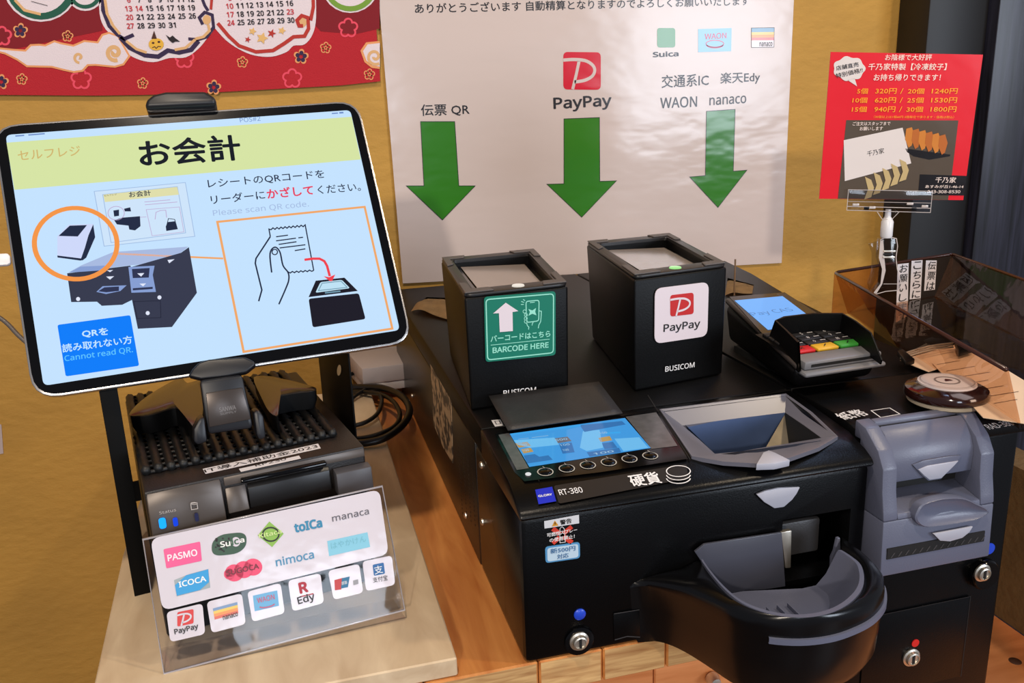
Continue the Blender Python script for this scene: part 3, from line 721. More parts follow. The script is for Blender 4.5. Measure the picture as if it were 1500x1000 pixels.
def mottled():
    m = bpy.data.materials.new('torn_poster'); m.use_nodes = True; N = m.node_tree.nodes; L = m.node_tree.links
    g = N.new('ShaderNodeNewGeometry'); n = N.new('ShaderNodeTexNoise'); n.inputs['Scale'].default_value = 90; n.inputs['Detail'].default_value = 4; L.new(g.outputs['Position'], n.inputs[0])
    r = N.new('ShaderNodeValToRGB'); r.color_ramp.interpolation = 'EASE'; r.color_ramp.elements[0].position = .44; r.color_ramp.elements[1].position = .56
    r.color_ramp.elements[0].color = lin((60, 56, 54)); r.color_ramp.elements[1].color = lin((186, 160, 130)); L.new(n.outputs[0], r.inputs[0])
    L.new(r.outputs[0], N['Principled BSDF'].inputs['Base Color']); return m
prism('side_sticker', SIDE, [(631, 533), (662, 587), (664, 678), (650, 655), (636, 622), (634, 575)], .0002, .0006, mottled(), coin, label='mottled grey and cream picture sticker')
# lid seams on top
f = Flat(TOP, .0004); f.line([(949, 579), (964, 603)], .0006); f.line([(963, 602.5), (1158, 571.5)], .0007); f.done('seam', mat('seam_grey', (48, 46, 46), .5), coin)
f = Flat(TOP, .0005); f.poly(crop(4.545, 680, 560)((180, 255), (240, 250), (262, 290), (205, 298))); f.done('small_label', WHITE, coin, 'tiny white square label')
f = Flat(TOP, .0007); f.line(crop(4.545, 680, 560)((203, 263), (233, 260), (243, 280), (215, 284)), .0006, True); f.done('label_print', INK, coin)

# ---- soft flap over the coin screen
flapc = thing('vinyl_flap', TOP.at(820, 600), 'matt black vinyl sheet flipped back above the blue coin screen', 'flap')
A = horiz(T+.0045); Bk = horiz(T+.014)
nf = 12; loops = []
for h in (0, .0009):
    rows = []
    for j in range(8):
        t = j/7; row = []
        for i in range(nf+1):
            s = i/nf
            x = (744+(912-744)*s)*(1-t)+(716+(877-716)*s)*t; y = (631-(631-606)*s)*(1-t)+(581-(581-560)*s)*t
            P_ = horiz(T+.0022+.010*t+.0008*math.sin(s*5+t*3)); row.append(P_.at(x, y, h))
        rows.append(row)
    loops.append(rows)
bm = bmesh.new(); G = [[[bm.verts.new(p) for p in r] for r in rows] for rows in loops]
for h in (0, 1):
    for j in range(7):
        for i in range(nf): bm.faces.new((G[h][j][i], G[h][j][i+1], G[h][j+1][i+1], G[h][j+1][i]))
for j in range(7):
    for i in (0, nf): bm.faces.new((G[0][j][i], G[0][j+1][i], G[1][j+1][i], G[1][j][i]))
for i in range(nf):
    for j in (0, 7): bm.faces.new((G[0][j][i], G[0][j][i+1], G[1][j][i+1], G[1][j][i]))
link('sheet', bm, mat('vinyl', (44, 42, 42), .5, bump=.3, bscale=600, vary=.15, vscale=60), flapc, True)

# ================================================================== note unit
note = thing('note_machine', (.455, .8, SH), 'tall black banknote machine with blue grey bezel right of the coin machine', 'note machine')
X0, X1 = .3865, .5297
q = [(X0, .4985), (X1, .4985), (.545, .70), (.574, .893), (.604, 1.03), (.618, 1.13), (X0, 1.13)]
HZ = horiz(0)
prism('body', HZ, q, SH+.012, T-.022, BLK, note, .004, px=False)
qt = [(X0+.0003, .4900), (X1-.008, .4900)]+q[2:]
prism('top_lid', HZ, [(X0+.0003, .5905), (.5375, .5905)]+q[2:], T-.0215, T, BLKM, note, .002, px=False)
pf = [(.5895, T-.0215), (.5895, T), (.525, T-.001), (.497, T-.007), (.491, T-.013), (.492, T-.0215)]
bm = bmesh.new(); add_prism(bm, *YZ(pf, X0+.0003, X1+.006)); bevel(bm, .002, 2, .3); link('front_lid', bm, BLKM, note, .5)
for x, y in ((.40, .52), (.515, .52), (.40, 1.0), (.515, 1.0)):
    lathe('foot', (x, y, SH), [(0, 0), (.012, 0), (.012, .012), (0, .012)], DARK, note, n=16)
f = Flat(horiz(T-.0005), .001); k = crop(1, 0, 0)
f.text('紙幣', (1239, 617), (1276, 609), 13, .02); f.line([(1276, 603), (1303, 599), (1318, 608), (1290, 613)], .0009, True); f.done('lettering', WHITE, note)
EAR = Plane((.5, .497, T-.0062), (1, 0, 0), (0, .028, .006))
f = Flat(EAR, .0006); f.text('RAD-380', (1450, 630), (1487, 623), 9, .01); f.done('lettering', WHITE, note)
# bezel: side posts
def side_profile(name, x0, x1, pts, mt, parent, r=.0012):
    bm = bmesh.new(); add_prism(bm, *YZ(pts, x0, x1)); bevel(bm, r, 2, .3); return link(name, bm, mt, parent, .6)
BX0, BX1 = .3855, .4800
post_o = [(.5050, .9560), (.5050, .9690), (.4930, .9665), (.4780, .9545), (.4712, .9430), (.4700, .9260), (.4672, .9120), (.4662, .9050), (.4985, .9050), (.4985, .9560)]
side_profile('bezel_post', BX0, BX0+.012, post_o, GREYB, note)
side_profile('bezel_post', BX1-.012, BX1, post_o, GREYB, note)
I0, I1 = BX0+.0121, BX1-.0121
side_profile('bezel_top', I0, I1, [(.5045, .9560), (.5045, .9685), (.4985, .9675), (.4985, .9560)], GREYB, note)
side_profile('slot_shadow', I0, I1, [(.4983, .9560), (.4983, .9645), (.4942, .9640), (.4942, .9560)], DARK, note, 0)
side_profile('insert_cover', I0, I1, [(.4940, .9560), (.4940, .9662), (.4880, .9620), (.4815, .9540), (.4785, .9470), (.4778, .9410), (.4785, .9275), (.4940, .9275)], GREYB, note, .0012)
side_profile('recess_back', I0, I1, [(.4930, .9273), (.4930, .9150), (.4985, .9150), (.4985, .9273)], DARK, note, 0)
side_profile('insert_shelf', I0, I1, [(.4980, .9150), (.4674, .9090), (.4664, .9050), (.4980, .9050)], GREYB, note, .0006)
side_profile('lower_face', BX0, BX1, [(.4662, .9048), (.4655, .8850), (.4645, .8620), (.4985, .8620), (.4985, .9048)], GREYB, note, .0015)
NF = facing(.4646)
k = crop(3.845, 1240, 590)
q = NF.hits(k((232, 818), (780, 725), (780, 778), (235, 880)))
zs = (q[0][1]+q[1][1])/2; zl = (q[2][1]+q[3][1])/2
pbox('note_outlet', NF, q[0][0], q[1][0], zl, zs, -.004, .0001, DARK, note, .0)
bm = bmesh.new()
for i in range(14):
    a = q[0][0]+.003+(q[1][0]-q[0][0]-.006)*i/13
    c = [NF.w(x, y, h) for h in (.0001, .0004) for x, y in ((a, zl+.001), (a+.0010, zl+.001), (a+.0035, zs-.004), (a+.0025, zs-.004))]
    add_hex(bm, c)
o = link('outlet_brush', bm, GREYD, note); o['kind'] = 'stuff'
prism('arrow_lens', facing(.4778), k((365, 345), (430, 320), (560, 298), (645, 290), (610, 335), (525, 425), (455, 435), (420, 405)), 0, .0014, GREYB, note, .0005)
prism('arrow_lens', facing(.4772), k((398, 372), (450, 350), (560, 332), (625, 322), (600, 350), (528, 420), (462, 430), (430, 405)), 0, .0014, TRIW, note, .0005)
prism('arrow_lens', facing(.4645), k((478, 730), (700, 688), (680, 720), (640, 752), (570, 772), (515, 768)), 0, .0024, TRIW, note, .0005)
# cup recess drawn as a raised curved lip with sunken dish
cupx = k((375, 650), (385, 600), (420, 560), (520, 530), (640, 528), (720, 560), (790, 600), (740, 640), (640, 665), (520, 683), (420, 688))
cq = [NF.hit(*p) for p in cupx]; cq = [(p.x, p.y) for p in smoothpts([(a, b, 0) for a, b in cq], 4, True)]
mx, my = sum(p[0] for p in cq)/len(cq), sum(p[1] for p in cq)/len(cq)
sh_ = lambda s, h: [NF.w(mx+(a-mx)*s, my+(b-my)*s, h) for a, b in cq]
loft('finger_dish', [sh_(1.0, -.004), sh_(1.0, .0022), sh_(.95, .0030), sh_(.90, .0020), sh_(.6, -.001), sh_(.2, -.002)], GREYB, note, True, True, smooth=.8)
# locks, door, dots
NB = facing(.4983)
lathe('lock_recess', NB.at(1438, 838), [(.013, 0), (.013, .004), (.0115, .006), (0, .006)], BLKG, note, axis=(0, -1, 0))
lock(facing(.4922), 1438, 838, .0060, note)
pq = NB.hits([(1300, 895), (1420, 872), (1408, 980), (1300, 1005)]); 
pbox('door', NB, pq[0][0]-.02, pq[1][0], pq[1][1]-.075, pq[1][1], 0, .0012, BLK, note, .0005)
f = Flat(NB, .0014); f.line([(pq[0][0]-.02, pq[1][1]), (pq[1][0], pq[1][1]), (pq[1][0], pq[1][1]-.075)], .0006, px=False); f.done('door_seam', DARK, note)
lock(facing(.4970), 1334, 962, .0062, note)
lathe('red_dot', NB.at(1339, 940, .0012), [(.0034, 0), (.0034, .0006), (0, .0008)], mat('dot_red', (214, 34, 30), .4), note, axis=(0, -1, 0))
lathe('blue_dot', NB.at(1449, 803), [(.0048, 0), (.0048, .0008), (0, .001)], mat('dot_blue', (34, 70, 200), .3), note, axis=(0, -1, 0))

# ================================================================== scanners
def scanner(name, fl, fr, br, bl, zt, inset, label, led, led_c):
    r = thing(name, ((fl[0]+br[0])/2, (fl[1]+br[1])/2, T), label, 'scanner')
    sh = lambda p, c, s: (c[0]+(p[0]-c[0])*s, c[1]+(p[1]-c[1])*s)
    cc = (sum(p[0] for p in (fl, fr, br, bl))/4, sum(p[1] for p in (fl, fr, br, bl))/4)
    fb = [(fl[0]+.001, fl[1]+.001), (fr[0]-.001, fr[1]+.001), (br[0]-.004, br[1]-.009), (bl[0]+.002, bl[1]-.009)]
    zr = zt-.003
    body = hexa('housing', [(x, y, T+.0005) for x, y in fb]+[(x, y, zr) for x, y in (fl, fr, br, bl)], BLKM, r, .0022, 3)
    # open the top
    inn = [sh(p, cc, .80) for p in (fl, fr, br, bl)]; inl = [sh(p, cc, .78) for p in (fl, fr, br, bl)]
    bm = bmesh.new(); add_prism(bm, [(x, y, zr-.035) for x, y in inl], [(x, y, zr+.01) for x, y in inn])
    boolean(body, [bm])
    # rim frame
    o4 = rounded([fl, fr, br, bl], .008, 4); i4 = rounded(inn, .004, 4)
    bm = bmesh.new(); add_prism(bm, [(x, y, zr) for x, y in o4], [(x, y, zt) for x, y in o4]); bevel(bm, .0012, 2)
    rimo = link('rim', bm, mat('rim_plastic', (34, 32, 32), .4, vary=.05), r, .6)
    bm = bmesh.new(); add_prism(bm, [(x, y, zr-.01) for x, y in i4], [(x, y, zt+.01) for x, y in i4]); boolean(rimo, [bm])
    # corner pads
    PADM = mat('grey_rubber', (82, 77, 76), .5)
    lerp = lambda a, b, t: (a[0]+(b[0]-a[0])*t, a[1]+(b[1]-a[1])*t)
    O = [sh(p, cc, .985) for p in (fl, fr, br, bl)]; I = [sh(p, cc, .84) for p in (fl, fr, br, bl)]
    for i in range(4):
        a, b, c = O[i], lerp(O[i], O[(i+1) % 4], .28), lerp(O[i], O[(i-1) % 4], .24)
        ai, bi, ci = I[i], lerp(I[i], I[(i+1) % 4], .20), lerp(I[i], I[(i-1) % 4], .17)
        pts = [a, b, bi, ai, ci, c]
        bm = bmesh.new(); add_prism(bm, [(x, y, zt) for x, y in pts], [(x, y, zt+.0012) for x, y in pts]); bevel(bm, .0005, 1); link('corner_pad', bm, PADM, r)
    # sloped glass window inside
    g = [sh(p, cc, .785) for p in (fl, fr, br, bl)]
    c4 = [Vector((*g[0], zr-.001)), Vector((*g[1], zr-.005)), Vector((*g[2], zr-.007)), Vector((*g[3], zr-.003))]
    quadmesh('window_bezel', [c4], BLKG, r, .0006)
    cg = sum(c4, Vector())/4
    c5 = [cg+(p-cg)*.84+Vector((0, 0, .0012)) for p in c4]
    quadmesh('window_glass', [c5], mat('scan_glass', (150, 138, 128), .14, spec=.8), r, .0004, 'grey scanning window')
    p = lerp(fl, fr, led); p = lerp(p, cc, .10)
    lathe('indicator', (p[0], p[1], zt-.0002), [(.0052, 0), (.0048, .0012), (0, .0016)], mat(name+'_led', led_c, .3, emit=.9), r, n=16)
    FP = Plane((*fl, T), (fr[0]-fl[0], fr[1]-fl[1], 0), (fl[0]-fb[0][0], fl[1]-fb[0][1], zr-T))
    return r, Plane(FP.o+FP.n*.0003, FP.u, FP.v)
zt1, zt2 = 1.2-.1385, 1.2-.1355
h1 = horiz(zt1); h2 = horiz(zt2)
g4 = lambda H, pts: [H.hit(*p) for p in pts]
s1, P1 = scanner('barcode_scanner', *g4(h1, [(680, 431), (832, 414), (783, 365), (646, 378)]), zt1, .1, 'black cube scanner with green barcode sticker, left of the two', .53, (240, 232, 220))
s2, P2 = scanner('code_scanner', *g4(h2, [(929, 404), (1065, 386), (981, 342), (859, 354)]), zt2, .1, 'black cube scanner with white and red payment sticker, right of the two', .46, (170, 240, 150))
GRN = mat('sticker_green', (8, 118, 96), .35); MINT = mat('sticker_mint', (150, 226, 205), .4)
k = crop(8.33, 700, 420)
rpoly('barcode_sticker', P1, k((72, 122), (945, 50), (945, 830), (92, 915)), .003, 0, .0006, GRN, s1, label='green barcode instruction sticker')
f = Flat(P1, .0008); f.line(rounded(P1.hits(k((95, 152), (918, 82), (916, 800), (115, 888))), .003), .0009, True, px=False)
f.text('バーコードはこちら', *k((150, 672), (880, 605)), 9.5, .03); f.text('BARCODE HERE', *k((175, 808), (858, 738)), 8.5, .03); f.line(k((152, 708), (872, 635)), .0005)
f.line(rounded(P1.hits(k((582, 175), (742, 160), (738, 412), (590, 432))), .002), .0008, True, px=False); f.line(k((632, 190), (690, 184)), .0006)
f.poly(k((612, 268), (660, 285), (705, 255), (695, 300), (710, 345), (660, 325), (612, 350), (630, 305)))
for x, y in ((565, 298), (582, 340), (580, 383), (582, 420)): f.ring(*k((x, y))[0], 2.3, 2.4, .0005, 12)
f.line(k((590, 440), (600, 470), (618, 490), (614, 518)), .0007); f.line(k((745, 290), (770, 295), (768, 340), (762, 420), (740, 460), (732, 502)), .0007); f.line(k((672, 428), (660, 445), (656, 468)), .0006)
f.line(k((520, 212), (556, 212)), .0006); f.line(k((525, 175), (560, 188)), .0006); f.line(k((548, 150), (572, 168)), .0006)
f.done('lettering', MINT, s1)
f = Flat(P1, .0010); f.poly(k((335, 190), (488, 292), (418, 304), (422, 535), (262, 548), (252, 318), (180, 322))); f.done('arrow', mat('sticker_white', (226, 214, 222), .4), s1, 'white arrow pointing up')
f = Flat(P1, .0004); f.text('BUSICOM', (737, 580), (785, 574.5), 8.5, .015); f.done('lettering', WHITE, s1)
k = crop(4.545, 900, 380)
rpoly('payment_sticker', P2, k((268, 192), (626, 148), (616, 508), (265, 560)), .007, 0, .0006, mat('sticker_white', (226, 214, 222), .4), s2, label='white rounded payment sticker')
f = Flat(P2, .0008); f.text('PayPay', *k((322, 497), (566, 463)), 14.5, .02); f.done('lettering', INK, s2)
(xa, ya), (xb, yb) = k((368, 236), (524, 395))
paypay(P2, xa, ya, xb, yb-3.6, -.115, s2, mat('sticker_red', (196, 34, 34), .4), mat('sticker_white', (226, 214, 222), .4), h=.0008, wd=.0017)
f = Flat(P2, .0004); f.text('BUSICOM', *k((336, 747), (531, 716)), 7.8, .015); f.done('lettering', WHITE, s2)

# ---- beige cloths on the machine top, acrylic rod
def cloth(name, pts, z, label, hh=.012):
    q = TOP.hits(pts); n = 10
    bm = bmesh.new(); G = []
    (a, b, c, d) = [Vector(p) for p in q]
    for j in range(n+1):
        row = []
        for i in range(n+1):
            s, t = i/n, j/n
            p = (a*(1-s)+b*s)*(1-t)+(d*(1-s)+c*s)*t
            h = T+.001+hh*max(0, math.sin(PI*s)*.8+.3*math.sin(7*s+4*t))*math.sin(PI*min(1, t+.15))
            row.append(bm.verts.new((p.x, p.y, h)))
        G.append(row)
    for j in range(n):
        for i in range(n): bm.faces.new((G[j][i], G[j][i+1], G[j+1][i+1], G[j+1][i]))
    bmesh.ops.solidify(bm, geom=bm.faces[:], thickness=.0008)
    o = link(name, bm, mat('beige_cloth', (176, 142, 96), .85, vary=.2, vscale=60, bump=.5, bscale=300), None, True)
    return tag(o, label, 'cloth')
cloth('folded_cloth', [(602, 457), (655, 470), (668, 438), (625, 436)], T, 'crumpled beige cloth lying behind the left scanner')
cloth('wiping_cloth', [(1062, 434), (1102, 432), (1104, 418), (1066, 408)], T, 'small beige cloth peeping out between right scanner and card terminal', .008)
AC = clear('clear_acrylic', (.97, .97, .98, 1))
p = TOP.at(1075, 433)
rod = box('acrylic_strip', p.x, p.x+.0015, p.y, p.y+.0015, T+.0002, T+.045, mat('acrylic_edge', (120, 96, 72), .3), None)
tag(rod, 'thin upright acrylic strip standing behind the right scanner', 'strip')

# ================================================================== card terminal
zb, zf = 1.2-.188, 1.2-.207
TL, TR_ = horiz(zb).at(1062, 436), horiz(zb).at(1152, 428)
FR_, FL_ = horiz(zf).at(1290, 515), horiz(zf).at(1166, 533)
term = thing('card_terminal', (.46, .68, T), 'black card payment terminal with keypad and lit blue display', 'card terminal')
TP = Plane(FL_, FR_-FL_, TL-FL_)
W_ = (FR_-FL_).length; L_ = (TL-FL_).dot(TP.v)
base = [Vector((p.x, p.y, T+.004)) for p in (FL_, FR_, TR_, TL)]; cb = sum(base, Vector())/4
base = [cb+(p-cb)*.93 for p in base]
hexa('housing', base+[FL_-TP.n*.006, FR_-TP.n*.006, TR_-TP.n*.006, TL-TP.n*.006], BLKM, term, .006, 3)
a = [FL_, FR_, TR_, TL]
hexa('upper_shell', [p-TP.n*.0058 for p in a]+[p for p in a], mat('terminal_grey', (64, 57, 54), .4, vary=.06), term, .0025, 3)
box('foot', cb.x-.03, cb.x+.02, cb.y-.05, cb.y+.05, T, T+.006, DARK, term)
k = crop(4.6875, 1000, 400)
f = Flat(TP, .0006); f.poly(k((320, 165), (700, 135), (900, 270), (1040, 390), (620, 500))); f.done('display_glass', mat('terminal_glass', (46, 42, 42), .12), term)
f = Flat(TP, .0009); f.poly(k((355, 193), (685, 163), (840, 280), (930, 350), (585, 395))); f.done('display', mat('terminal_screen', (110, 176, 250), .2, emit=1.0), term, 'lit light blue display')
f = Flat(TP, .0012); f.text('Pay CAS', *k((500, 308), (778, 272)), 7.5, .0); f.done('lettering', emis('terminal_ink', (88, 132, 190)), term)
# keypad area in terminal coordinates
kp = [(.0, .0)]
f = Flat(TP, .0008); f.poly([(.004, .012), (W_-.004, .012), (W_-.004, .064), (.004, .064)], px=False); f.done('keypad_plate', BLKM, term)
hexa('card_slot_block', [TP.w(a, b, h) for h in (-.004, .003) for a, b in ((.004, -.006), (W_-.004, -.006), (W_-.004, .011), (.004, .011))], mat('terminal_silver', (120, 120, 124), .35), term, .0015)
pbox('card_slot', TP, .010, W_-.010, -.0064, -.0040, -.0018, .0006, DARK, term)
hexa('front_lip', [TP.w(a, b, h) for h in (-.0085, -.0045) for a, b in ((.002, -.011), (W_-.002, -.011), (W_-.002, .004), (.002, .004))], mat('terminal_silver', (120, 120, 124), .35), term, .002)
kw = (W_-.014)/3
KEYC = mat('key_rubber', (34, 32, 33), .5)
fw = Flat(TP, .0036, True)
for r_ in range(4):
    for c_ in range(3):
        a0 = .007+kw*c_; b0 = .0265+.0088*r_
        pbox('key', TP, a0+.001, a0+kw-.001, b0, b0+.0072, .0008, .0030, KEYC, term, .0008)
        ch = [['*', '0', '#'], ['7', '8', '9'], ['4', '5', '6'], ['1', '2', '3']][r_][c_]
        tmp = bpy.data.curves.new('t', 'FONT'); tmp.body = ch; tmp.resolution_u = 1;  to = bpy.data.objects.new('t', tmp); me = bpy.data.meshes.new_from_object(to)
        vs = [fw.bm.verts.new(TP.w(a0+kw*.34+v.co.x*.0062, b0+.0014+v.co.y*.0062, .0034)) for v in me.vertices]
        for pgn in me.polygons: fw.bm.faces.new([vs[i] for i in pgn.vertices])
        bpy.data.objects.remove(to)
        fw.line([(a0+kw*.66, b0+.0036), (a0+kw*.9, b0+.0036)], .0011, px=False)
fw.done('key_lettering', mat('key_print', (205, 200, 200), .5), term)
for c_, (nm, cc_) in enumerate((('red', (206, 30, 34)), ('yellow', (228, 178, 50)), ('green', (64, 158, 62)))):
    a0 = .007+kw*c_
    pbox('key', TP, a0+.001, a0+kw-.001, .0135, .0245, .0008, .0036, mat('key_'+nm, cc_, .4), term, .001, label=nm+' key')
f = Flat(TP, .0042)
for c_ in range(3):
    a0 = .007+kw*(c_+.5); f.line([(a0-.002, .017), (a0+.002, .021)], .0008, px=False)
    if c_ == 0: f.line([(a0-.002, .021), (a0+.002, .017)], .0008, px=False)
f.done('key_lettering', INK, term)
# privacy shield
shp_t = [TP.up(.019).hit(*p) for p in ((1168, 501), (1150, 483), (1135, 469), (1148, 463), (1190, 458), (1234, 458), (1255, 470), (1277, 487))]+[TP.up(.004).hit(1293, 527)]
sb = [TP.up(-.006).hit(*p) for p in ((1170, 546), (1146, 522), (1123, 503))]
cxs = sum(p[0] for p in shp_t)/len(shp_t)
hs_ = [.019]*8+[.004]
inn = [(cxs+(a-cxs)*.95, b-.0022 if 2 < i < 6 else b) for i, (a, b) in enumerate(shp_t)]
bot = [(sb[0][0], sb[0][1]), (sb[1][0], sb[1][1]), (sb[2][0], sb[2][1])]+[(a, b+.0005) for a, b in shp_t[3:]]
botin = [(cxs+(a-cxs)*.95, b-.0022 if 2 < i < 6 else b) for i, (a, b) in enumerate(bot)]
loft('privacy_shield', [[TP.w(a, b, -.006 if i < 3 else 0) for i, (a, b) in enumerate(bot)], [TP.w(a, b, h) for (a, b), h in zip(shp_t, hs_)],
     [TP.w(a, b, h) for (a, b), h in zip(inn, hs_)], [TP.w(a, b, -.004 if i < 3 else 0) for i, (a, b) in enumerate(botin)], [TP.w(a, b, -.006 if i < 3 else 0) for i, (a, b) in enumerate(bot)]], BLKM, term, False, False, closed=False, smooth=.5)

# ================================================================== call button
zbt = T+.016
cb_ = horiz(T+.010).at(1386, 571)
bell = thing('call_button', (cb_.x, cb_.y, T), 'round dark brown call button with white dial on the note machine', 'call button')
R_ = .0305
lathe('base', (cb_.x, cb_.y, T), [(0, .0002), (R_*.82, .0002), (R_*.9, .002), (R_*.86, .004), (0, .004)], mat('button_cream', (200, 184, 160), .4), bell)
lathe('button_body', (cb_.x, cb_.y, T), [(R_*.80, .004), (R_*.97, .006), (R_, .009), (R_*.96, .012), (R_*.70, .0158), (0, .0165)], mat('button_brown', (42, 18, 14), .12, coat=.5), bell, n=48)
cv = Vector((cb_.x, cb_.y, T+.0150))
lathe('dial', cv, [(R_*.69, 0), (R_*.68, .0020), (R_*.2, .0028), (0, .0028)], mat('dial_white', (212, 200, 200), .4), bell, n=48)
DP = Plane(cv+Vector((0, 0, .0029)), (1, 0, 0), (0, 1, 0))
f = Flat(DP, .0001)
for rr, ww in ((R_*.62, .0005), (R_*.28, .0014)): f.line([(rr*math.cos(t), rr*math.sin(t)) for t in [2*PI*i/40 for i in range(40)]], ww, True, px=False)
f.done('dial_ring', mat('dial_grey', (130, 118, 116), .5), bell)
f = Flat(DP, .0003); f.poly([(-.0030, -.0018), (.0034, -.0022), (.0028, .0006), (.0006, .0028), (-.0016, .0010)], px=False); f.done('bell_symbol', mat('bell_red', (70, 22, 26), .5), bell)

# ================================================================== smoked tray with receipts
zr = 1.2-.185; HT = horiz(zr)
A2, B2 = Vector(HT.hit(1222, 399)), Vector(HT.hit(1395, 372))
uu = (B2-A2).normalized(); vv = (Vector(HT.hit(1500, 556))-A2).normalized()          # towards the viewer
wid = (B2-A2).length; dep = .345
SMK = clear('smoked_brown_acrylic', (.85, .68, .55, 1), .04, .6)
tray = thing('smoked_tray', (*(A2+uu*wid/2+vv*dep/2), T), 'open smoked brown acrylic tray with vertical labels beside the card terminal', 'tray')
def tp(a, b, z): p = A2+uu*a+vv*b; return (p.x, p.y, z)
FLR = .023                                          # the side walls flare outwards
def tbox(name, a0, a1, b0, b1, z0, z1, mt, parent, r=0, label=None, fl=0):
    c = [tp(a+(fl if z < z1 else 0), b, z) for z in (z0, z1) for a, b in ((a0, b1), (a1, b1), (a1, b0), (a0, b0))]
    return hexa(name, c, mt, parent, r, label=label)
z0 = T+.0012
tbox('tray_wall', 0, wid, 0, .0025, z0, zr, SMK, tray, label='back wall of the tray'); tbox('tray_wall', 0, .0025, .0026, dep, z0, zr, SMK, tray, fl=FLR)
tbox('tray_wall', wid-.0025, wid, .0026, dep, z0, zr, SMK, tray, fl=-FLR); tbox('tray_floor', .0026+FLR, wid-.0026-FLR, .0026, dep, z0, z0+.0025, SMK, tray)
bm = bmesh.new(); add_tube(bm, [tp(0, dep, zr), tp(0, .006, zr), tp(.002, .002, zr), tp(.006, 0, zr), tp(wid-.006, 0, zr), tp(wid-.002, .002, zr), tp(wid, .006, zr), tp(wid, dep, zr)], .0017, 8)
link('rolled_rim', bm, mat('rim_brown', (66, 36, 26), .15, spec=.6), tray, True)
BW = Plane(tp(0, .0024, z0), (uu.x, uu.y, 0), (0, 0, 1)); BW = Plane(BW.o+BW.n*.0003, BW.u, BW.v)
LB = mat('label_white', (226, 222, 226), .5)
kk = crop(4.1676, 1160, 280)
for pts, txt in ((kk((645, 445), (712, 438), (706, 760), (634, 800)), 'お願いします'), (kk((730, 425), (797, 420), (785, 652), (718, 660)), 'こちらに'), (kk((818, 422), (884, 422), (872, 600), (806, 608)), '伝票は')):
    f = Flat(BW, .0002); f.poly(pts); f.done('label_strip', LB, tray, 'white vertical label reading '+txt)
    f = Flat(BW, .0005); n = len(txt)
    for i, chx in enumerate(txt):
        g = lambda u, v: (pts[0][0]+(pts[1][0]-pts[0][0])*u+(pts[3][0]-pts[0][0])*v, pts[0][1]+(pts[1][1]-pts[0][1])*u+(pts[3][1]-pts[0][1])*v)
        p0 = g(.15, (i+.9)/n); p1 = g(.88, (i+.9)/n); f.text(chx, p0, p1, (pts[3][1]-pts[0][1])/n*.8, .01)
    f.done('lettering', INK, tray)
# receipts in the tray
RP = horiz(z0+.0032)
pap = mat('receipt_paper', (232, 206, 178), .7, vary=.04)
for i, (pts, lb) in enumerate((([(1366, 533), (1428, 514), (1545, 585), (1530, 625), (1440, 612)], 'printed receipt slip lying on top in the smoked tray'), ([(1318, 528), (1400, 505), (1440, 520), (1360, 545)], 'folded receipt slips held under the wire clip in the smoked tray'))):
    q = RP.up(.0012*(1-i)).hits(pts)
    rc = thing('receipt_slip', RP.at(*pts[0]), lb, 'receipt')
    prism('paper', RP.up(.0012*(1-i)), q, 0, .0005, pap, rc, px=False)
    if i == 0:
        f = Flat(RP.up(.0012), .0008)
        for j in range(7):
            a = (1372+j*14, 535+j*9.5); f.line([a, (a[0]+34+8*(j % 3), a[1]-6-(j % 3))], .0008)
        f.done('print', mat('receipt_ink', (110, 84, 70), .6), rc)
clipw = thing('wire_clip', RP.at(1360, 515), 'silver wire clip lying on the receipts in the smoked tray', 'clip')
RP2 = RP.up(.006)
for d in (0, 3, 6):
    tube('wire', smoothpts([RP2.at(1319, 519+d, 0), RP2.at(1360, 510+d, .002), RP2.at(1396, 502+d, 0)], 4), .0008, STEEL, clipw, 6)
prism('paddle', RP2, [(1398, 504), (1416, 503), (1424, 514), (1404, 520)], -.002, .004, BLK, clipw, .001)
prism('paddle', RP2, [(1314, 518), (1322, 515), (1340, 530), (1326, 534)], -.002, .003, BLK, clipw, .001)

# ---- card clip stand holding the red menu card
s_ = .965
CARD = Plane(CAM+Vector((.518, .755, .037))*s_, (.146, -.032, -.008), (-.004, -.010, .141))
menu = thing('menu_card', CARD.at(1320, 290), 'red takeaway dumpling price card held up by a clear clip', 'menu card')
def lamc(name, c): return mat(name, c, .25, bump=1.2, bscale=14)
RC = lamc('card_red', (226, 30, 44))
prism('card', CARD, [(1217, 76), (1440, 80), (1411, 293), (1200, 291)], -.0008, 0, RC, menu)
k = crop(4.348, 1200, 70)
f = Flat(CARD, .0002); f.poly(k((172, 460), (886, 462), (845, 805), (820, 968), (118, 960))); f.done('photo', lamc('card_photo', (86, 74, 62)), menu, 'printed food photo')
f = Flat(CARD, .0004); f.poly(k((530, 508), (585, 735), (162, 848), (155, 588))); f.done('photo_lid', lamc('card_white', (226, 216, 212)), menu)
f = Flat(CARD, .0004); f.poly(k((640, 805), (938, 815), (920, 940), (628, 935))); f.done('address_box', lamc('card_black', (24, 20, 22)), menu)
f = Flat(CARD, .0004); f.poly(k((545, 640), (835, 680), (830, 690), (700, 712), (600, 690), (560, 665))); f.poly(k((820, 945), (915, 948), (912, 968), (818, 966))) if False else None
f.done('dish', lamc('card_black', (24, 20, 22)), menu)
for i in range(6):
    x = 575+42*i; y = 560+9*i
    f = Flat(CARD, .0005+.0001*i); f.poly(k((x-22, y-45), (x+14, y-55), (x+30, y), (x+12, y+62), (x-8, y+75), (x-30, y+20))); f.done('fried_dumpling', lamc('card_fry%d' % (i % 2), ((206, 128, 52), (186, 104, 44))[i % 2]), menu)
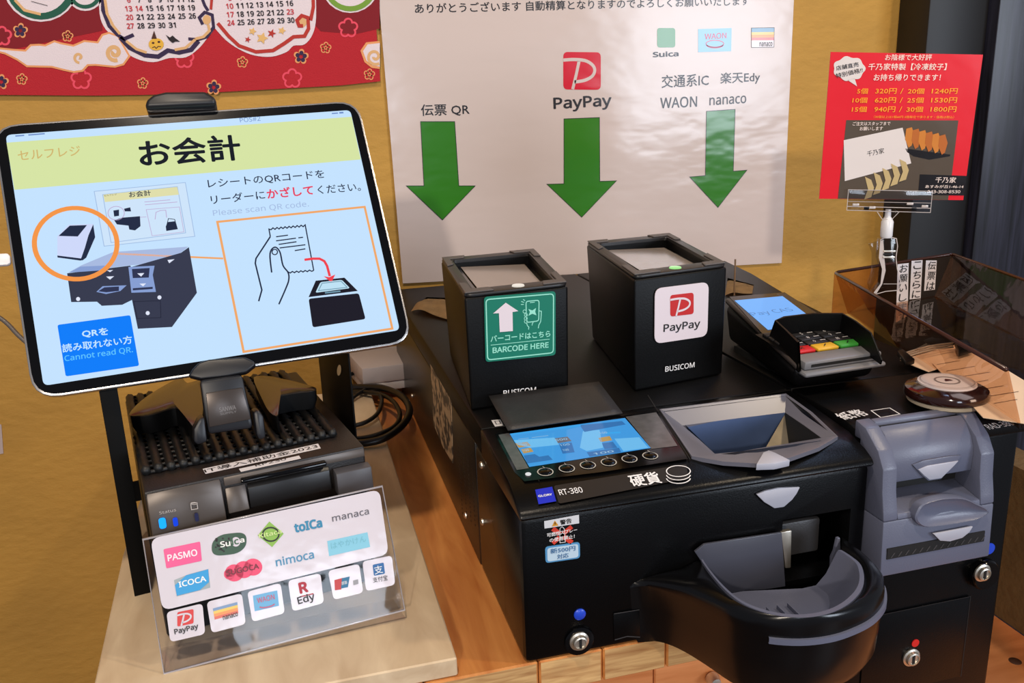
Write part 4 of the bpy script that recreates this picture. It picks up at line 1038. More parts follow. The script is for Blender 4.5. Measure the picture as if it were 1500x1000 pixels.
for i in range(5):
    x = 320+55*i; y = 890-28*i
    f = Flat(CARD, .0005+.0001*i); f.poly(k((x-30, y-70), (x+10, y-50), (x+28, y), (x+10, y+60), (x-35, y+75), (x-10, y+10))); f.done('raw_dumpling', lamc('card_dough', (196, 172, 122)), menu)
f = Flat(CARD, .0004)
cl = [(190+100*math.cos(t)*(1+.05*math.cos(7*t)), 132+75*math.sin(t)*(1+.08*math.cos(7*t))) for t in [2*PI*i/48 for i in range(48)]]
f.poly(k(*cl)); f.poly(k((180, 205), (240, 245), (225, 195))); f.done('speech_bubble', lamc('card_white', (226, 216, 212)), menu)
f = Flat(CARD, .0006); f.text('店舗直売', *k((108, 145), (252, 118)), 8, .012, top=k((104, 116))[0]); f.text('特別価格!!', *k((108, 195), (278, 155)), 8, .012, top=k((102, 164))[0])
f.text('千乃家', *k((305, 692), (412, 670)), 8, -.012); f.done('lettering', lamc('card_ink', (50, 44, 44)), menu)
f = Flat(CARD, .0006)
f.text('お陰様で大好評', *k((415, 80), (712, 80)), 9, .010); f.text('千乃家特製【冷凍餃子】', *k((308, 142), (806, 142)), 10, .012); f.text('お持ち帰りできます！', *k((342, 210), (768, 210)), 10, .012)
f.text('ご注文はスタッフまで', *k((210, 495), (450, 493)), 5.5, .010); f.text('お願いします', *k((255, 527), (402, 525)), 5.5, .010)
f.text('千乃家', *k((735, 858), (866, 860)), 8.5, .010); f.text('あすみが丘1-46-14', *k((672, 892), (915, 893)), 4.6, .01); f.text('043-308-8530', *k((685, 925), (895, 925)), 4.4, .01)
f.done('lettering', lamc('card_cream', (246, 226, 216)), menu)
f = Flat(CARD, .0006)
for j, (a, b, c, d) in enumerate((('5個', '320円', '20個', '1240円'), ('10個', '620円', '25個', '1530円'), ('15個', '940円', '30個', '1800円'))):
    y = 293+58*j; o_ = -4*j
    f.text(a, *k(((238 if j == 0 else 212)+o_, y), (306+o_, y)), 8.2, .012); f.text(b, *k((354+o_, y), (488+o_, y)), 8.2, .012); f.text('/', *k((513+o_, y), (530+o_, y)), 8.2, .010)
    f.text(c, *k((560+o_, y), (664+o_, y)), 8.2, .012); f.text(d, *k((712+o_, y), (876+o_, y)), 8.2, .012)
f.text('（30個以上は1個60円 5個単位で承ります・価格は税込）', *k((345, 448), (855, 450)), 4, 0)
f.done('lettering', lamc('card_yellow', (250, 168, 46)), menu, 'orange yellow price lettering')
# clear clip
clipc = thing('sign_clip', (A2.x+.01, A2.y-.05, zr-.02), 'clear plastic clip stand on the rim of the smoked tray holding the red card', 'clip stand')
CLP = clear('clip_plastic', (.86, .86, .88, 1), .08, 1)
CL2 = mat('clip_edge', (196, 186, 182), .15, spec=.8)
k = crop(4.1676, 1160, 280)
prism('jaw', CARD.up(.0012), k((345, -10), (858, 0), (845, 130), (335, 115)), 0, .0016, CLP, clipc, .0004)
prism('jaw', CARD.up(-.0032), k((345, -10), (858, 0), (845, 130), (335, 115)), 0, .0016, CLP, clipc, .0004)
f = Flat(CARD.up(.003), .0002); f.line(k((345, -10), (858, 0), (845, 130), (335, 115)), .0006, True); f.line(k((338, 92), (846, 104)), .0007); f.line(k((340, 62), (848, 72)), .0004)
f.line(k((520, 125), (550, 170), (610, 172), (655, 125)), .0006); f.done('jaw_edge', CL2, clipc)
for x, y in ((445, 100), (735, 105)): pbox('hinge', CARD.up(.003), *(lambda a: (a[0]-.0024, a[0]+.0024, a[1]-.0014, a[1]+.0014))(CARD.hit(*k((x, y))[0])), 0, .0015, BLK, clipc, .0004)
for x, y in ((380, 78), (480, 95), (710, 72), (800, 88)): pbox('hinge', CARD.up(.003), *(lambda a: (a[0]-.0032, a[0]+.0032, a[1]-.0012, a[1]+.0012))(CARD.hit(*k((x, y))[0])), 0, .0015, CL2, clipc, .0004)
ctop = CARD.at(*k((580, 165))[0]); rimP = Vector(tp(0, .062, zr))
rimP = HT.at(1297, 425); 
prism('neck', CARD.up(-.001), k((530, 120), (650, 125), (610, 175), (555, 172)), -.002, .003, CLP, clipc, .0004)
cm = CARD.at(*k((580, 222))[0])
lathe('ball_joint', cm+Vector((0, 0, -.010)), [(0, 0), (.0050, 0), (.0058, .002), (.0058, .016), (.0042, .019), (.0030, .021), (.0026, .028), (0, .028)], mat('joint_white', (226, 226, 230), .3), clipc, n=20)
CP = Plane(CARD.at(*k((580, 400))[0]), CARD.u, (0, 0, 1))
body = k((530, 290), (575, 272), (625, 285), (632, 330), (622, 400), (630, 470), (655, 560), (640, 598), (560, 605), (500, 622), (490, 612), (530, 560), (540, 470), (520, 400), (526, 330))
prism('clip_body', CP, body, -.004, .004, CLP, clipc, .0006)
prism('clip_wing', CP.up(-.008), k((470, 320), (520, 300), (528, 340), (520, 400), (530, 450), (520, 520), (470, 600), (462, 560), (490, 480), (490, 380)), -.002, .002, CLP, clipc, .0005)
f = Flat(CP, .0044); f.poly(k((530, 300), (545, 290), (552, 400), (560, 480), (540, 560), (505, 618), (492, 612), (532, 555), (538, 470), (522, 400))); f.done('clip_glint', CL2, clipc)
f = Flat(CP, .0047); f.line(body, .0008, True); f.line(k((545, 560), (640, 560)), .0005); f.done('clip_outline', CL2, clipc)
q = Plane(CP.w(*CP.hit(*k((580, 380))[0]), .0042), CP.u, CP.v)
for dz in (-.003, 0, .003):
    pbox('spring', q, -.006, .006, dz-.001, dz+.001, 0, .0012, STEEL if dz else DARK, clipc, .0003)

# ================================================================== tablet
a_, b_ = Vector((.2799, .0173, .0093)), Vector((.020, -.0977, -.1922))
TAB0 = CAM+Vector((-.212, .7529, -.0012))*.95
TB = Plane(TAB0, a_, -b_)                               # n towards the viewer
tablet = thing('tablet', TB.w(.14, -.2149), 'large silver edged tablet showing the yellow headed checkout screen', 'tablet')
out = TB.hits([(-12.5, 183.7), (524.3, 146.7), (605, 500.7), (48.2, 585.8)])
rpoly('case', TB, out, .018, -.0058, 0, mat('aluminium', (200, 196, 194), .25, metal=.9), tablet, px=False, br=.0008)
gi = [(x, y) for x, y in out]; gc = (sum(p[0] for p in gi)/4, sum(p[1] for p in gi)/4)
ins = lambda q, d: [(x+d*(1 if x < gc[0] else -1), y+d*(1 if y < gc[1] else -1)) for x, y in q]
rpoly('bezel_glass', TB, ins(out, .0016), .017, .00002, .0003, BLKG, tablet, px=False)
scr = TB.hits([(8.5, 198), (513, 161.5), (585.5, 483.5), (64, 565)])
def em(name, c, e=1.0): return mat('screen_'+name, c, .2, emit=e)
f = Flat(TB, .0005); f.poly(rounded(scr, .004), px=False); f.done('screen', em('bg', (196, 226, 254)), tablet, 'lit pale blue screen')
f = Flat(TB, .0007); f.poly([(10, 209.5), (515, 171.5), (528.5, 234), (21.5, 278.5)]); f.done('screen_header', em('header', (214, 228, 164)), tablet, 'yellow green header band')
k2 = crop(3.846, 0, 140); k3 = crop(3.846, 0, 350); k4 = crop(3.846, 290, 140); k5_ = crop(3.334, 290, 350)
INKS = em('ink', (12, 20, 30)); NAVY = em('navy', (30, 40, 66)); ORG = em('orange', (240, 168, 104))
f = Flat(TB, .0009)
f.text('お会計', (206, 246), (355, 235), 40, .028, 4); f.done('lettering', INKS, tablet, 'large black heading on the screen')
f = Flat(TB, .0009); f.text('セルフレジ', (27.5, 236), (119, 228), 14.5, .01); f.done('lettering', em('tan', (208, 180, 110)), tablet)
f = Flat(TB, .0009); f.text('POS#2', (352, 180), (382, 177.5), 6.5); f.line([(23, 200), (36, 199)], .001); f.line([(42, 198.5), (66, 196.5)], .001); f.line([(486, 167), (495, 166.3)], .001); f.line([(497, 166), (503, 165.5)], .0014); f.done('lettering', em('grey_blue', (110, 140, 200)), tablet)
f = Flat(TB, .0009); f.text('レシートのQRコードを', (305.5, 277), (476, 262), 13.5, .01); f.text('リーダーに', (310, 300), (389, 292), 13.5, .01); f.text('ください。', (466, 285), (529, 280), 12.5, .01); f.done('lettering', NAVY, tablet)
f = Flat(TB, .0009); f.text('かざして', (392, 292), (460, 285.5), 15, .03); f.done('lettering', em('red', (230, 60, 90)), tablet, 'red screen lettering')
f = Flat(TB, .0009); f.text('Please scan QR code.', (313, 318.5), (453, 304.5), 10.5, .0); f.done('lettering', em('pale', (164, 186, 224)), tablet)
f = Flat(TB, .0009); f.line([(318.5, 325.5), (534, 303.5), (574.5, 481.5), (357, 515.5)], .0017, True); f.line([(173, 372), (327, 379)], .0014)
f.done('orange_frame', ORG, tablet)
f = Flat(TB, .0013); f.ring(111.5, 357.5, 60.5, 52, .0033, 48, rot=.05); f.done('orange_ring', em('orange2', (244, 150, 70)), tablet)
# mini tablet drawing
f = Flat(TB, .0007); f.poly(k2((532, 542), (1045, 492), (1098, 795), (588, 850))); f.done('drawing_tablet', em('bg2', (206, 228, 250)), tablet)
f = Flat(TB, .0009); f.line(k2((532, 542), (1045, 492), (1098, 795), (588, 850)), .0005, True); f.line(k2((580, 560), (1000, 515), (1047, 775), (627, 830)), .0005, True); f.done('drawing_outline', em('outline', (160, 188, 226)), tablet)
f = Flat(TB, .0009); f.poly(k2((583, 560), (1000, 516), (1010, 560), (592, 602))); f.done('drawing_header', em('header2', (224, 222, 170)), tablet)
f = Flat(TB, .0011); f.text('お会計', *k2((730, 578), (853, 566)), 8.5, .02); f.text('セルフレジ', *k2((588, 572), (660, 563)), 2.5, 0, 1)
f.poly(k2((645, 705), (690, 690), (790, 682), (793, 738), (762, 762), (730, 757), (725, 735), (660, 728)))
f.poly(k2((935, 740), (945, 715), (990, 710), (1003, 755), (938, 765))); f.poly(k2((640, 650), (672, 645), (672, 680), (645, 684))); f.poly(k2((700, 640), (735, 632), (740, 655), (705, 655)))
f.line(k2((940, 735), (950, 695), (985, 700), (995, 735)), .0005); f.done('drawing_detail', NAVY, tablet)
f = Flat(TB, .0011); f.line(k2((825, 645), (1012, 630), (1037, 770), (858, 792)), .0004, True); f.line(k2((790, 688), (826, 686)), .0004); f.line(k2((815, 602), (960, 590)), .0005); f.line(k2((818, 618), (1000, 602)), .0005)
f.ring(*k2((656, 665))[0], 12, 10, .0005, 20); f.line(k2((875, 700), (880, 660), (905, 650), (935, 648), (940, 690)), .0005); f.done('drawing_outline', em('pinkline', (190, 170, 210)), tablet)
# scanner in ring
f = Flat(TB, .0009); f.poly(k2((325, 795), (388, 730), (527, 725), (538, 800), (488, 915), (460, 930), (325, 915))); f.done('drawing_scanner', em('lav', (206, 216, 250)), tablet)
f = Flat(TB, .0011); f.poly(k2((332, 793), (395, 735), (492, 732), (440, 796))); f.poly(k2((527, 728), (538, 800), (488, 915), (468, 930), (455, 930), (480, 860), (500, 790))); f.poly(k2((325, 903), (462, 920), (458, 932), (326, 914))); f.done('drawing_shadow', NAVY, tablet)
# machine drawing
f = Flat(TB, .0009); f.poly(k3((385, 192), (460, 150), (640, 75), (1062, 45), (950, 135), (740, 150))); f.done('drawing_top', em('lav2', (168, 186, 224)), tablet)
f = Flat(TB, .0010); f.poly(k3((380, 195), (735, 152), (740, 160), (1020, 80), (1065, 48), (1110, 305), (970, 497), (778, 507), (745, 345), (690, 372), (575, 378), (548, 355), (403, 357))); f.done('drawing_machine', em('mach', (52, 56, 76)), tablet)
f = Flat(TB, .0012); f.poly(k3((725, 160), (872, 153), (862, 205), (880, 300), (742, 305))); f.poly(k3((390, 192), (455, 158), (640, 150), (560, 180))); f.poly(k3((545, 300), (580, 268), (715, 263), (680, 295), (600, 312))); f.done('drawing_bezel', em('bez', (134, 158, 210)), tablet)
f = Flat(TB, .0014); f.poly(k3((745, 172), (845, 166), (840, 220), (750, 223))); f.poly(k3((750, 280), (862, 272), (862, 284), (750, 292))); f.poly(k3((555, 297), (590, 275), (672, 270), (672, 295), (600, 303))); f.done('drawing_shadow', em('mach2', (44, 50, 80)), tablet)
f = Flat(TB, .0016); f.poly(k3((605, 180), (640, 178), (622, 190))); f.poly(k3((600, 215), (645, 213), (622, 232))); f.poly(k3((775, 197), (815, 195), (797, 215))); f.poly(k3((788, 255), (825, 253), (808, 270)))
for x, y in ((443, 341), (900, 332), (834, 420)): f.ell(*k3((x, y))[0], 3, 3, 12)
f.poly(k3((945, 122), (985, 117), (955, 140)))
f.done('drawing_light', em('white', (226, 232, 250)), tablet)
f = Flat(TB, .0015); f.line(k3((755, 355), (905, 350), (908, 445), (775, 450)), .0004, True); f.done('drawing_line', em('mach3', (30, 32, 50)), tablet)
# blue button
f = Flat(TB, .0009); f.poly(rounded(TB.hits(k3((325, 485), (735, 430), (785, 715), (372, 775))), .0015), px=False); f.done('screen_button', em('blue', (0, 124, 250)), tablet, 'bright blue screen button')
f = Flat(TB, .0011); f.text('QRを', *k3((465, 560), (613, 545)), 12, .03); f.text('読み取れない方', *k3((355, 642), (748, 590)), 12.5, .02); f.done('lettering', em('btn', (196, 232, 255)), tablet)
f = Flat(TB, .0011); f.text('Cannot read QR.', *k3((368, 697), (752, 645)), 10.5, .01); f.done('lettering', em('btn2', (96, 200, 252)), tablet)
# hand and receipt drawing
f = Flat(TB, .0009)
zz = [(394+53*i/18, 336-5*i/18+(1.2 if i % 2 else -1.2)) for i in range(19)]
f.line([(396, 347), (394, 336)]+zz[1:]+[(459.5, 396.5)], .0009)
f.line([(459.5, 396.5)]+[(459.5-37.5*i/12, 396.5+3*i/12+(1 if i % 2 else -1)) for i in range(1, 13)], .0009)
for a in (((440, 797), (507, 788)), ((440, 820), (552, 805)), ((565, 803), (592, 800)), ((455, 840), (555, 825)), ((460, 860), (605, 842)), ((545, 875), (605, 865))): f.line(k4(*a), .0009)
f.line([(396, 347), (375, 379), (374, 386), (383.6, 425), (379, 441.5)], .0011)
hp = smoothpts([(398, 399.5, 0), (395.6, 372, 0), (402.5, 362.5, 0), (410, 369.5, 0), (414.5, 389, 0), (422, 399.5, 0), (423, 410, 0), (419, 422, 0), (408.5, 446, 0)], 5)
f.line([(p.x, p.y) for p in hp], .0011); f.ring(402.5, 369.5, 4, 4, .0008, 14)
f.done('drawing_hand', NAVY, tablet)
f = Flat(TB, .0011); f.line([(446, 381), (458, 379.4), (468, 379.4), (475, 383), (479, 390), (483, 405)], .0019); f.poly([(474, 405), (482, 406.5), (491, 402.5), (485.5, 414)]); f.done('drawing_arrow', em('arrow', (240, 64, 76)), tablet, 'red curved screen arrow')
f = Flat(TB, .0009); f.poly(k5_((575, 205), (715, 190), (780, 255), (540, 285))); f.poly(rounded(TB.hits(k5_((540, 293), (785, 266), (818, 392), (560, 433))), .002), px=False); f.done('drawing_scanner', em('scanner', (24, 22, 34)), tablet)
f = Flat(TB, .0011); f.poly(rounded(TB.hits(k5_((598, 212), (702, 201), (742, 242), (573, 264))), .0015), px=False); f.done('drawing_light', em('glass', (190, 226, 244)), tablet)
f = Flat(TB, .0013); f.line(k5_((606, 218), (698, 208), (728, 238), (588, 254)), .0006, True); f.line(k5_((620, 265), (695, 257)), .0012); f.done('drawing_light', em('glass2', (110, 150, 170)), tablet)

# ---- tablet stand
stand = thing('tablet_stand', (-.03, .61, T), 'black clamp stand with curved wing base gripping the tablet edges', 'tablet stand')
zm = .9655          # top of the mat
k = crop(5.5, 180, 500); kr = crop(4.764, 340, 510)
STP = mat('stand_blue_black', (22, 23, 29), .4, vary=.05); WG = mat('wing_wall_reflection', (50, 40, 32), .26, spec=.6, coat=.4)  # wing top brown imitates the yellow wall mirrored in glossy black
# clamps
prism('lower_clamp', TB, k((535, 300), (570, 240), (620, 190), (700, 165), (985, 145), (1060, 178), (1075, 210), (1000, 270), (850, 300), (640, 325)), .0007, .0100, STP, stand, .0030, seg=3)
kc = crop(3.846, 0, 140)
prism('upper_clamp', TB, kc((825, 100), (832, 55), (870, 25), (940, 8), (1160, 5), (1215, 35), (1228, 78), (1180, 82)), -.012, .0095, STP, stand, .003, seg=3)
bmid = TB.w(.135, -.11, -.006)
tb2 = Plane(TB.w(0, 0, -.0062), TB.u, TB.v)
c1 = TB.hit(272, 158); c2 = TB.hit(336, 545)
pbox('back_arm', tb2, (c1[0]+c2[0])/2-.02, (c1[0]+c2[0])/2+.02, -.205, -.004, -.012, -.0006, STP, stand, .003)
# neck plane: from under the clamp down to the mat
n0 = facing(.612).at(345, 568); n1 = horiz(zm+.008).at(352, 648)
NK = Plane(n1, (1, .16, 0), n0-n1)
prism('neck', NK, k((620, 320), (965, 270), (1045, 640), (1050, 700), (690, 750), (660, 600)), -.012, 0, STP, stand, .0025)
prism('neck_plate', NK, k((668, 415), (962, 370), (1030, 625), (695, 690)), 0, .0012, mat('plate_bronze', (74, 66, 62), .3, metal=.5), stand, .0006)
prism('hinge_cheek', NK, k((610, 620), (655, 600), (672, 740), (680, 800), (600, 830), (568, 800), (568, 700)), -.016, .004, STP, stand, .003)
prism('hinge_cheek', NK, k((1045, 560), (1095, 545), (1130, 600), (1150, 770), (1090, 790), (1070, 740)), -.016, .004, STP, stand, .003)
f = Flat(NK, .0014); f.text('SANWA', *k((778, 568), (912, 545)), 7, .02); f.text('SUPPLY', *k((785, 592), (915, 570)), 3.2, .01); f.done('lettering', mat('faint_print', (120, 116, 116), .5), stand)
# wings: curved plates
def wing(toppts, zt_, drop, nm):
    Hh = horiz(zt_); q = [Hh.hit(*p) for p in toppts]
    q = smoothpts([(a, b, 0) for a, b in q], 3, True); n = len(q)
    cx_ = sum(p.x for p in q)/n; cy_ = sum(p.y for p in q)/n
    L = lambda s, z: [(cx_+(p.x-cx_)*s, cy_+(p.y-cy_)*s, z) for p in q]
    o_ = loft(nm, [L(.9, zt_-drop), L(.985, zt_-drop*.6), L(.995, zt_-.0012)], mat('wing_side', (7, 7, 8), .5, spec=.2), stand, True, False, smooth=.5)
    loft('wing_top', [L(.995, zt_-.0012), L(1.0, zt_-.0004), L(.97, zt_), L(.6, zt_+.0015), L(.2, zt_+.002)], WG, o_, False, True, smooth=.5)
wing(k((50, 580), (150, 470), (300, 370), (460, 290), (520, 330), (640, 320), (640, 600), (570, 690), (500, 560), (440, 530), (380, 535), (240, 580), (120, 595)), zm+.017, .016, 'base_wing')
wing(kr((150, 200), (250, 190), (330, 205), (450, 230), (580, 270), (560, 292), (450, 305), (340, 325), (295, 350), (320, 460), (260, 440), (200, 330)), zm+.017, .016, 'base_wing')

# ---- receipt printer (turned a little)
FLp = Vector((-.112, .5695)); ang = math.radians(11.8)
pu = Vector((math.cos(ang), math.sin(ang))); pv = Vector((-math.sin(ang), math.cos(ang)))
PW, PD, PT = .1525, .219, 1.2-.240
printer = thing('receipt_printer', (*(FLp+pu*PW/2+pv*PD/2), BT), 'black cube receipt printer with blue status lamps under the tablet stand', 'printer')
def pp(a, b, z): p = FLp+pu*a+pv*b; return Vector((p.x, p.y, z))
def prbox(name, a0, a1, b0, b1, z0, z1, mt, parent=printer, r=0, label=None):
    return hexa(name, [pp(a, b, z) for z in (z0, z1) for a, b in ((a0, b0), (a1, b0), (a1, b1), (a0, b1))], mt, parent, r, label=label)
prbox('lower_case', 0, PW, .001, PD, BT+.0003, PT-.040, BLKM, r=.002)
prbox('top_case', 0, PW, .0, PD, PT-.0395, PT, mat('printer_top', (28, 22, 20), .42, vary=.08, bump=.2, bscale=800), r=.002)
FP = Plane(pp(0, -.0004, PT), (pu.x, pu.y, 0), (0, 0, 1))
TPp = horiz(PT)
PGR = mat('printer_brushed', (84, 75, 69), .34, metal=.3, vary=.12, vscale=25)
def prof_bar(name, a0, a1, pts, mt, r=.001):
    bm = bmesh.new(); add_prism(bm, [pp(a0, b, z) for b, z in pts], [pp(a1, b, z) for b, z in pts]); bevel(bm, r, 2, .3); return link(name, bm, mt, printer, .5)
prof_bar('front_panel', .001, .049, [(-.0008, PT-.001), (-.004, PT-.010), (-.0075, PT-.024), (-.0075, PT-.034), (-.0008, PT-.034)], PGR)
prof_bar('front_panel', .051, PW-.001, [(-.0008, PT-.001), (-.0024, PT-.007), (-.0008, PT-.007)], PGR, .0004)
prof_bar('front_panel', .051, .065, [(-.0008, PT-.009), (-.0070, PT-.026), (-.0008, PT-.026)], PGR, .0006)
prof_bar('front_panel', .127, PW+.001, [(-.0008, PT-.012), (-.010, PT-.013), (-.012, PT-.030), (-.0008, PT-.030)], mat('printer_grey', (74, 72, 76), .4), .0008)
prof_bar('paper_cover', .062, .122, [(-.0008, PT-.0035), (-.0055, PT-.0035), (-.0062, PT-.0065), (-.0008, PT-.0085)], BLKG, .001)
prof_bar('paper_slot', .066, .124, [(-.0008, PT-.009), (-.0030, PT-.012), (-.0055, PT-.026), (-.0008, PT-.026)], mat('slot_black', (18, 16, 16), .35), .0004)
prof_bar('lamp_ledge', .001, PW, [(-.0008, PT-.0345), (-.0075, PT-.0345), (-.0070, PT-.042), (-.0008, PT-.042)], BLKG, .001)
LP = Plane(pp(0, -.0079, PT-.024), (pu.x, pu.y, 0), (0, 0, 1))
for (x, y), w_, h_, mt_ in (((238, 766), .0022, .0075, mat('lamp_blue', (20, 150, 255), .3, emit=1.6)), ((257, 764), .0015, .0060, mat('lamp_blue_dim', (20, 70, 230), .3, emit=1.0)), ((288, 757), .0012, .006, mat('lamp_off', (40, 44, 80), .3))):
    a, b = LP.hit(x, y); rpoly('status_lamp', LP, [(a-w_, b-h_/2), (a+w_, b-h_/2), (a+w_, b+h_/2), (a-w_, b+h_/2)], w_, -.0004, .0006, mt_, printer, px=False)
f = Flat(Plane(pp(0, -.0062, PT-.016), (pu.x, pu.y, 0), (0, .24, 1)), .0009)
f.text('Status', (233.5, 753), (258, 748), 4.5, 0, 1); f.line(crop(6.25, 190, 640)((557, 605), (615, 598), (622, 652), (565, 662)), .0005, True); f.ring(*crop(6.25, 190, 640)((588, 604))[0], 5, 1.6, .0004, 14)
f.done('lettering', mat('faint_white', (176, 168, 164), .5), printer)
k = crop(6.25, 190, 640)
f = Flat(TPp, .0003); f.poly([(297, 687), (466, 650), (470, 657), (301, 694.5)]); f.poly([(350, 687), (438, 667.5), (441, 672), (353, 691.5)]); f.done('label_strip', LB, printer, 'white label strips on the printer')
f = Flat(TPp, .0005); f.text('IT導入補助金2023', (301, 693.2), (467, 656), 6, .0); f.text('RP230', (375, 684), (420, 674), 3.6, 0); f.done('lettering', INK, printer)

# ---- ribbed anti-slip mat on the printer: woven ribs
RUB = mat('rubber_mesh', (16, 17, 19), .5, vary=.2, vscale=200)
mat_ = thing('rubber_mat', pp(.07, .13, PT), 'black ribbed rubber mesh mat between the printer and the tablet stand', 'mat')
bm = bmesh.new(); nr = 17
for i in range(nr):
    a = .004+i*.0083
    pts = [pp(a+.0003*math.sin(j*2.4), .028+j*.0049, PT+.0030+.0004*math.sin(i*1.7+j*.9)) for j in range(39)]
    add_tube(bm, pts, [.0037 if j % 2 else .0031 for j in range(39)], 6)
o = link('rib', bm, RUB, mat_, True); o['kind'] = 'stuff'
bm = bmesh.new()
for j in range(20):
    b = .030+j*.0098
    add_tube(bm, [pp(.002+.136*t/12, b, PT+.0018+.0003*math.sin(t*4)) for t in range(13)], .0016, 5)
o = link('cross_thread', bm, RUB, mat_, True); o['kind'] = 'stuff'

# ---- black metal rack around the printer
rack = thing('metal_rack', (-.05, .72, BT), 'black perforated metal rack frame straddling the receipt printer', 'rack')
LP0 = Vector((-.1435, .637)); RP0 = Vector((.0350, .676))
RKM = mat('rack_black', (4, 4, 4), .6, spec=.15)
for p0, nm, ln in ((LP0, 'side_plate', .075), (RP0, 'side_plate', .105)):
    q0 = p0; q1 = p0+pv*ln
    s = pu*.0016
    c = [Vector((p.x, p.y, z)) for z in (BT, 1.2-.176) for p in (q0, q0+s, q1+s, q1)]
    hexa(nm, c, RKM, rack, .0004)
    fl = .012 if p0 is LP0 else -.0
    if fl:
        c = [Vector((p.x, p.y, z)) for z in (BT, 1.2-.176) for p in (q0-pv*.0016, q0+pu*fl-pv*.0016, q0+pu*fl, q0)]
        hexa('front_flange', c, RKM, rack, .0004)
for p0, ln in ((LP0, .075), (RP0, .105)):
    e = p0+pv*ln
    hexa('foot_rail', [Vector((p.x, p.y, z)) for z in (BT, BT+.003) for p in (e, e+pu*.0016, e+pv*(.180-ln)+pu*.0016, e+pv*(.180-ln))], RKM, rack)
hexa('cross_bar', [Vector((p.x, p.y, z)) for z in (BT, BT+.02) for p in (LP0+pv*.1802, LP0+pv*.1802+pu*.1845, LP0+pv*.182+pu*.1845, LP0+pv*.182)], RKM, rack)
bm = bmesh.new()
PLL = Plane((LP0.x+.0018, LP0.y, BT), (pv.x, pv.y, 0), (0, 0, 1)); PLL = Plane((LP0.x+pu.x*.0017, LP0.y+pu.y*.0017, BT), (-pv.x, -pv.y, 0), (0, 0, 1))
for i in range(3):
    for j in range(16):
        q = PLL.w(-.006-.007*i, .012+.0075*j+.003*(i % 2), 0)
        add_prism(bm, *[[q+PLL.u*.0011*math.cos(t)+PLL.v*.0018*math.sin(t)+PLL.n*h for t in [2*PI*s_i/8 for s_i in range(8)]] for h in (-.0001, .0002)])
o = link('perforation', bm, mat('perforation_grey', (70, 66, 60), .6), rack); o['kind'] = 'stuff'
PRR = Plane((RP0.x-.0002, RP0.y, BT), (-pv.x, -pv.y, 0), (0, 0, 1))
f = Flat(Plane((RP0.x-pu.x*.0004, RP0.y-pu.y*.0004, BT), (-pv.x, -pv.y, 0), (0, 0, 1)), .0002); f.ell(497, 542, 3, 8, 16, .1)
f.done('slot_hole', mat('slot_light', (206, 180, 140), .6), rack)

# ---- cables behind, papers, adapter
CBL = mat('cable_black', (16, 15, 15), .35)
kz = crop(5, 460, 500)
def cable(name, specs, label, r=.0026, mt=CBL):
    pts = [horiz(BT+h).at(*kz((x, y))[0]) for x, y, h in specs]
    o = tube(name, smoothpts(pts, 8), r, mt, None, 10)
    return tag(o, label, 'cable')
cable('power_cable', [(250, 250, .010), (330, 218, .012), (450, 195, .014), (560, 180, .016), (660, 165, .018)], 'black cable running straight back over the white box')
cable('coiled_cable', [(230, 470, .004), (300, 400, .006), (400, 330, .010), (470, 240, .014), (540, 160, .018), (650, 105, .020)], 'black cable curving up over the paper stack behind the printer')
cable('looped_cable', [(240, 345, .004), (340, 330, .006), (440, 345, .008), (495, 420, .009), (470, 520, .008), (390, 585, .006), (290, 618, .004), (200, 640, .004)], 'black cable in the small inner loop right of the rack')
cable('ring_cable', [(200, 700, .004), (330, 710, .004), (470, 680, .005), (590, 620, .007), (630, 540, .009), (590, 450, .010), (500, 390, .010), (400, 372, .008), (260, 360, .004)], 'black cable in the middle loop right of the rack', .0028)
cable('thick_cable', [(220, 745, .005), (380, 742, .006), (520, 705, .008), (640, 620, .011), (700, 520, .014), (670, 430, .015), (590, 370, .015), (470, 335, .014), (360, 335, .010), (250, 335, .008)], 'thick black cable forming the outermost loop on the counter', .0042)
H0 = BRD
wb = thing('white_box', BRD.at(540, 555), 'pale grey adapter box standing behind the coiled cables', 'box')
q = [horiz(BT+.034).hit(*p) for p in kz((245, 85), (620, 25), (760, 150), (350, 200))]
cxx = sum(p[0] for p in q)/4; cyy = sum(p[1] for p in q)/4
prism('case', HZ, q, BT+.012, BT+.034, mat('box_grey', (196, 184, 182), .5), wb, .002, px=False)
prism('lower_case', HZ, [(cxx+(a-cxx)*.96, cyy+(b-cyy)*.96) for a, b in q], BT+.0005, BT+.0118, mat('box_white', (206, 200, 200), .5), wb, .001, px=False)
for i in range(3):
    q = [horiz(BT+.004).hit(*p) for p in kz((350, 290-i*26), (640, 235-i*26), (700, 300-i*26), (420, 330-i*26))]
    o = prism('paper_sheet', HZ, q, BT+.0010+.003*i+.0, BT+.0022+.003*i, mat('sheet_blue', (176, 190, 206), .5), None, px=False) if False else None
stk = thing('paper_stack', BRD.at(555, 560), 'small stack of bluish white papers lying under the grey box behind the rack', 'papers')
for i in range(5):
    dx = random.uniform(-8, 8); dy = random.uniform(-6, 6)
    q = [BRD.hit(*p) for p in kz((330+dx, 315+dy), (650+dx, 262+dy), (700+dx, 322+dy), (400+dx, 372+dy))]
    prism('sheet', BRD, q, .0002+.0013*i, .0013+.0013*i, mat('sheet_blue_%d' % (i % 2), ((178, 192, 210), (206, 200, 204))[i % 2], .5), stk, px=False)
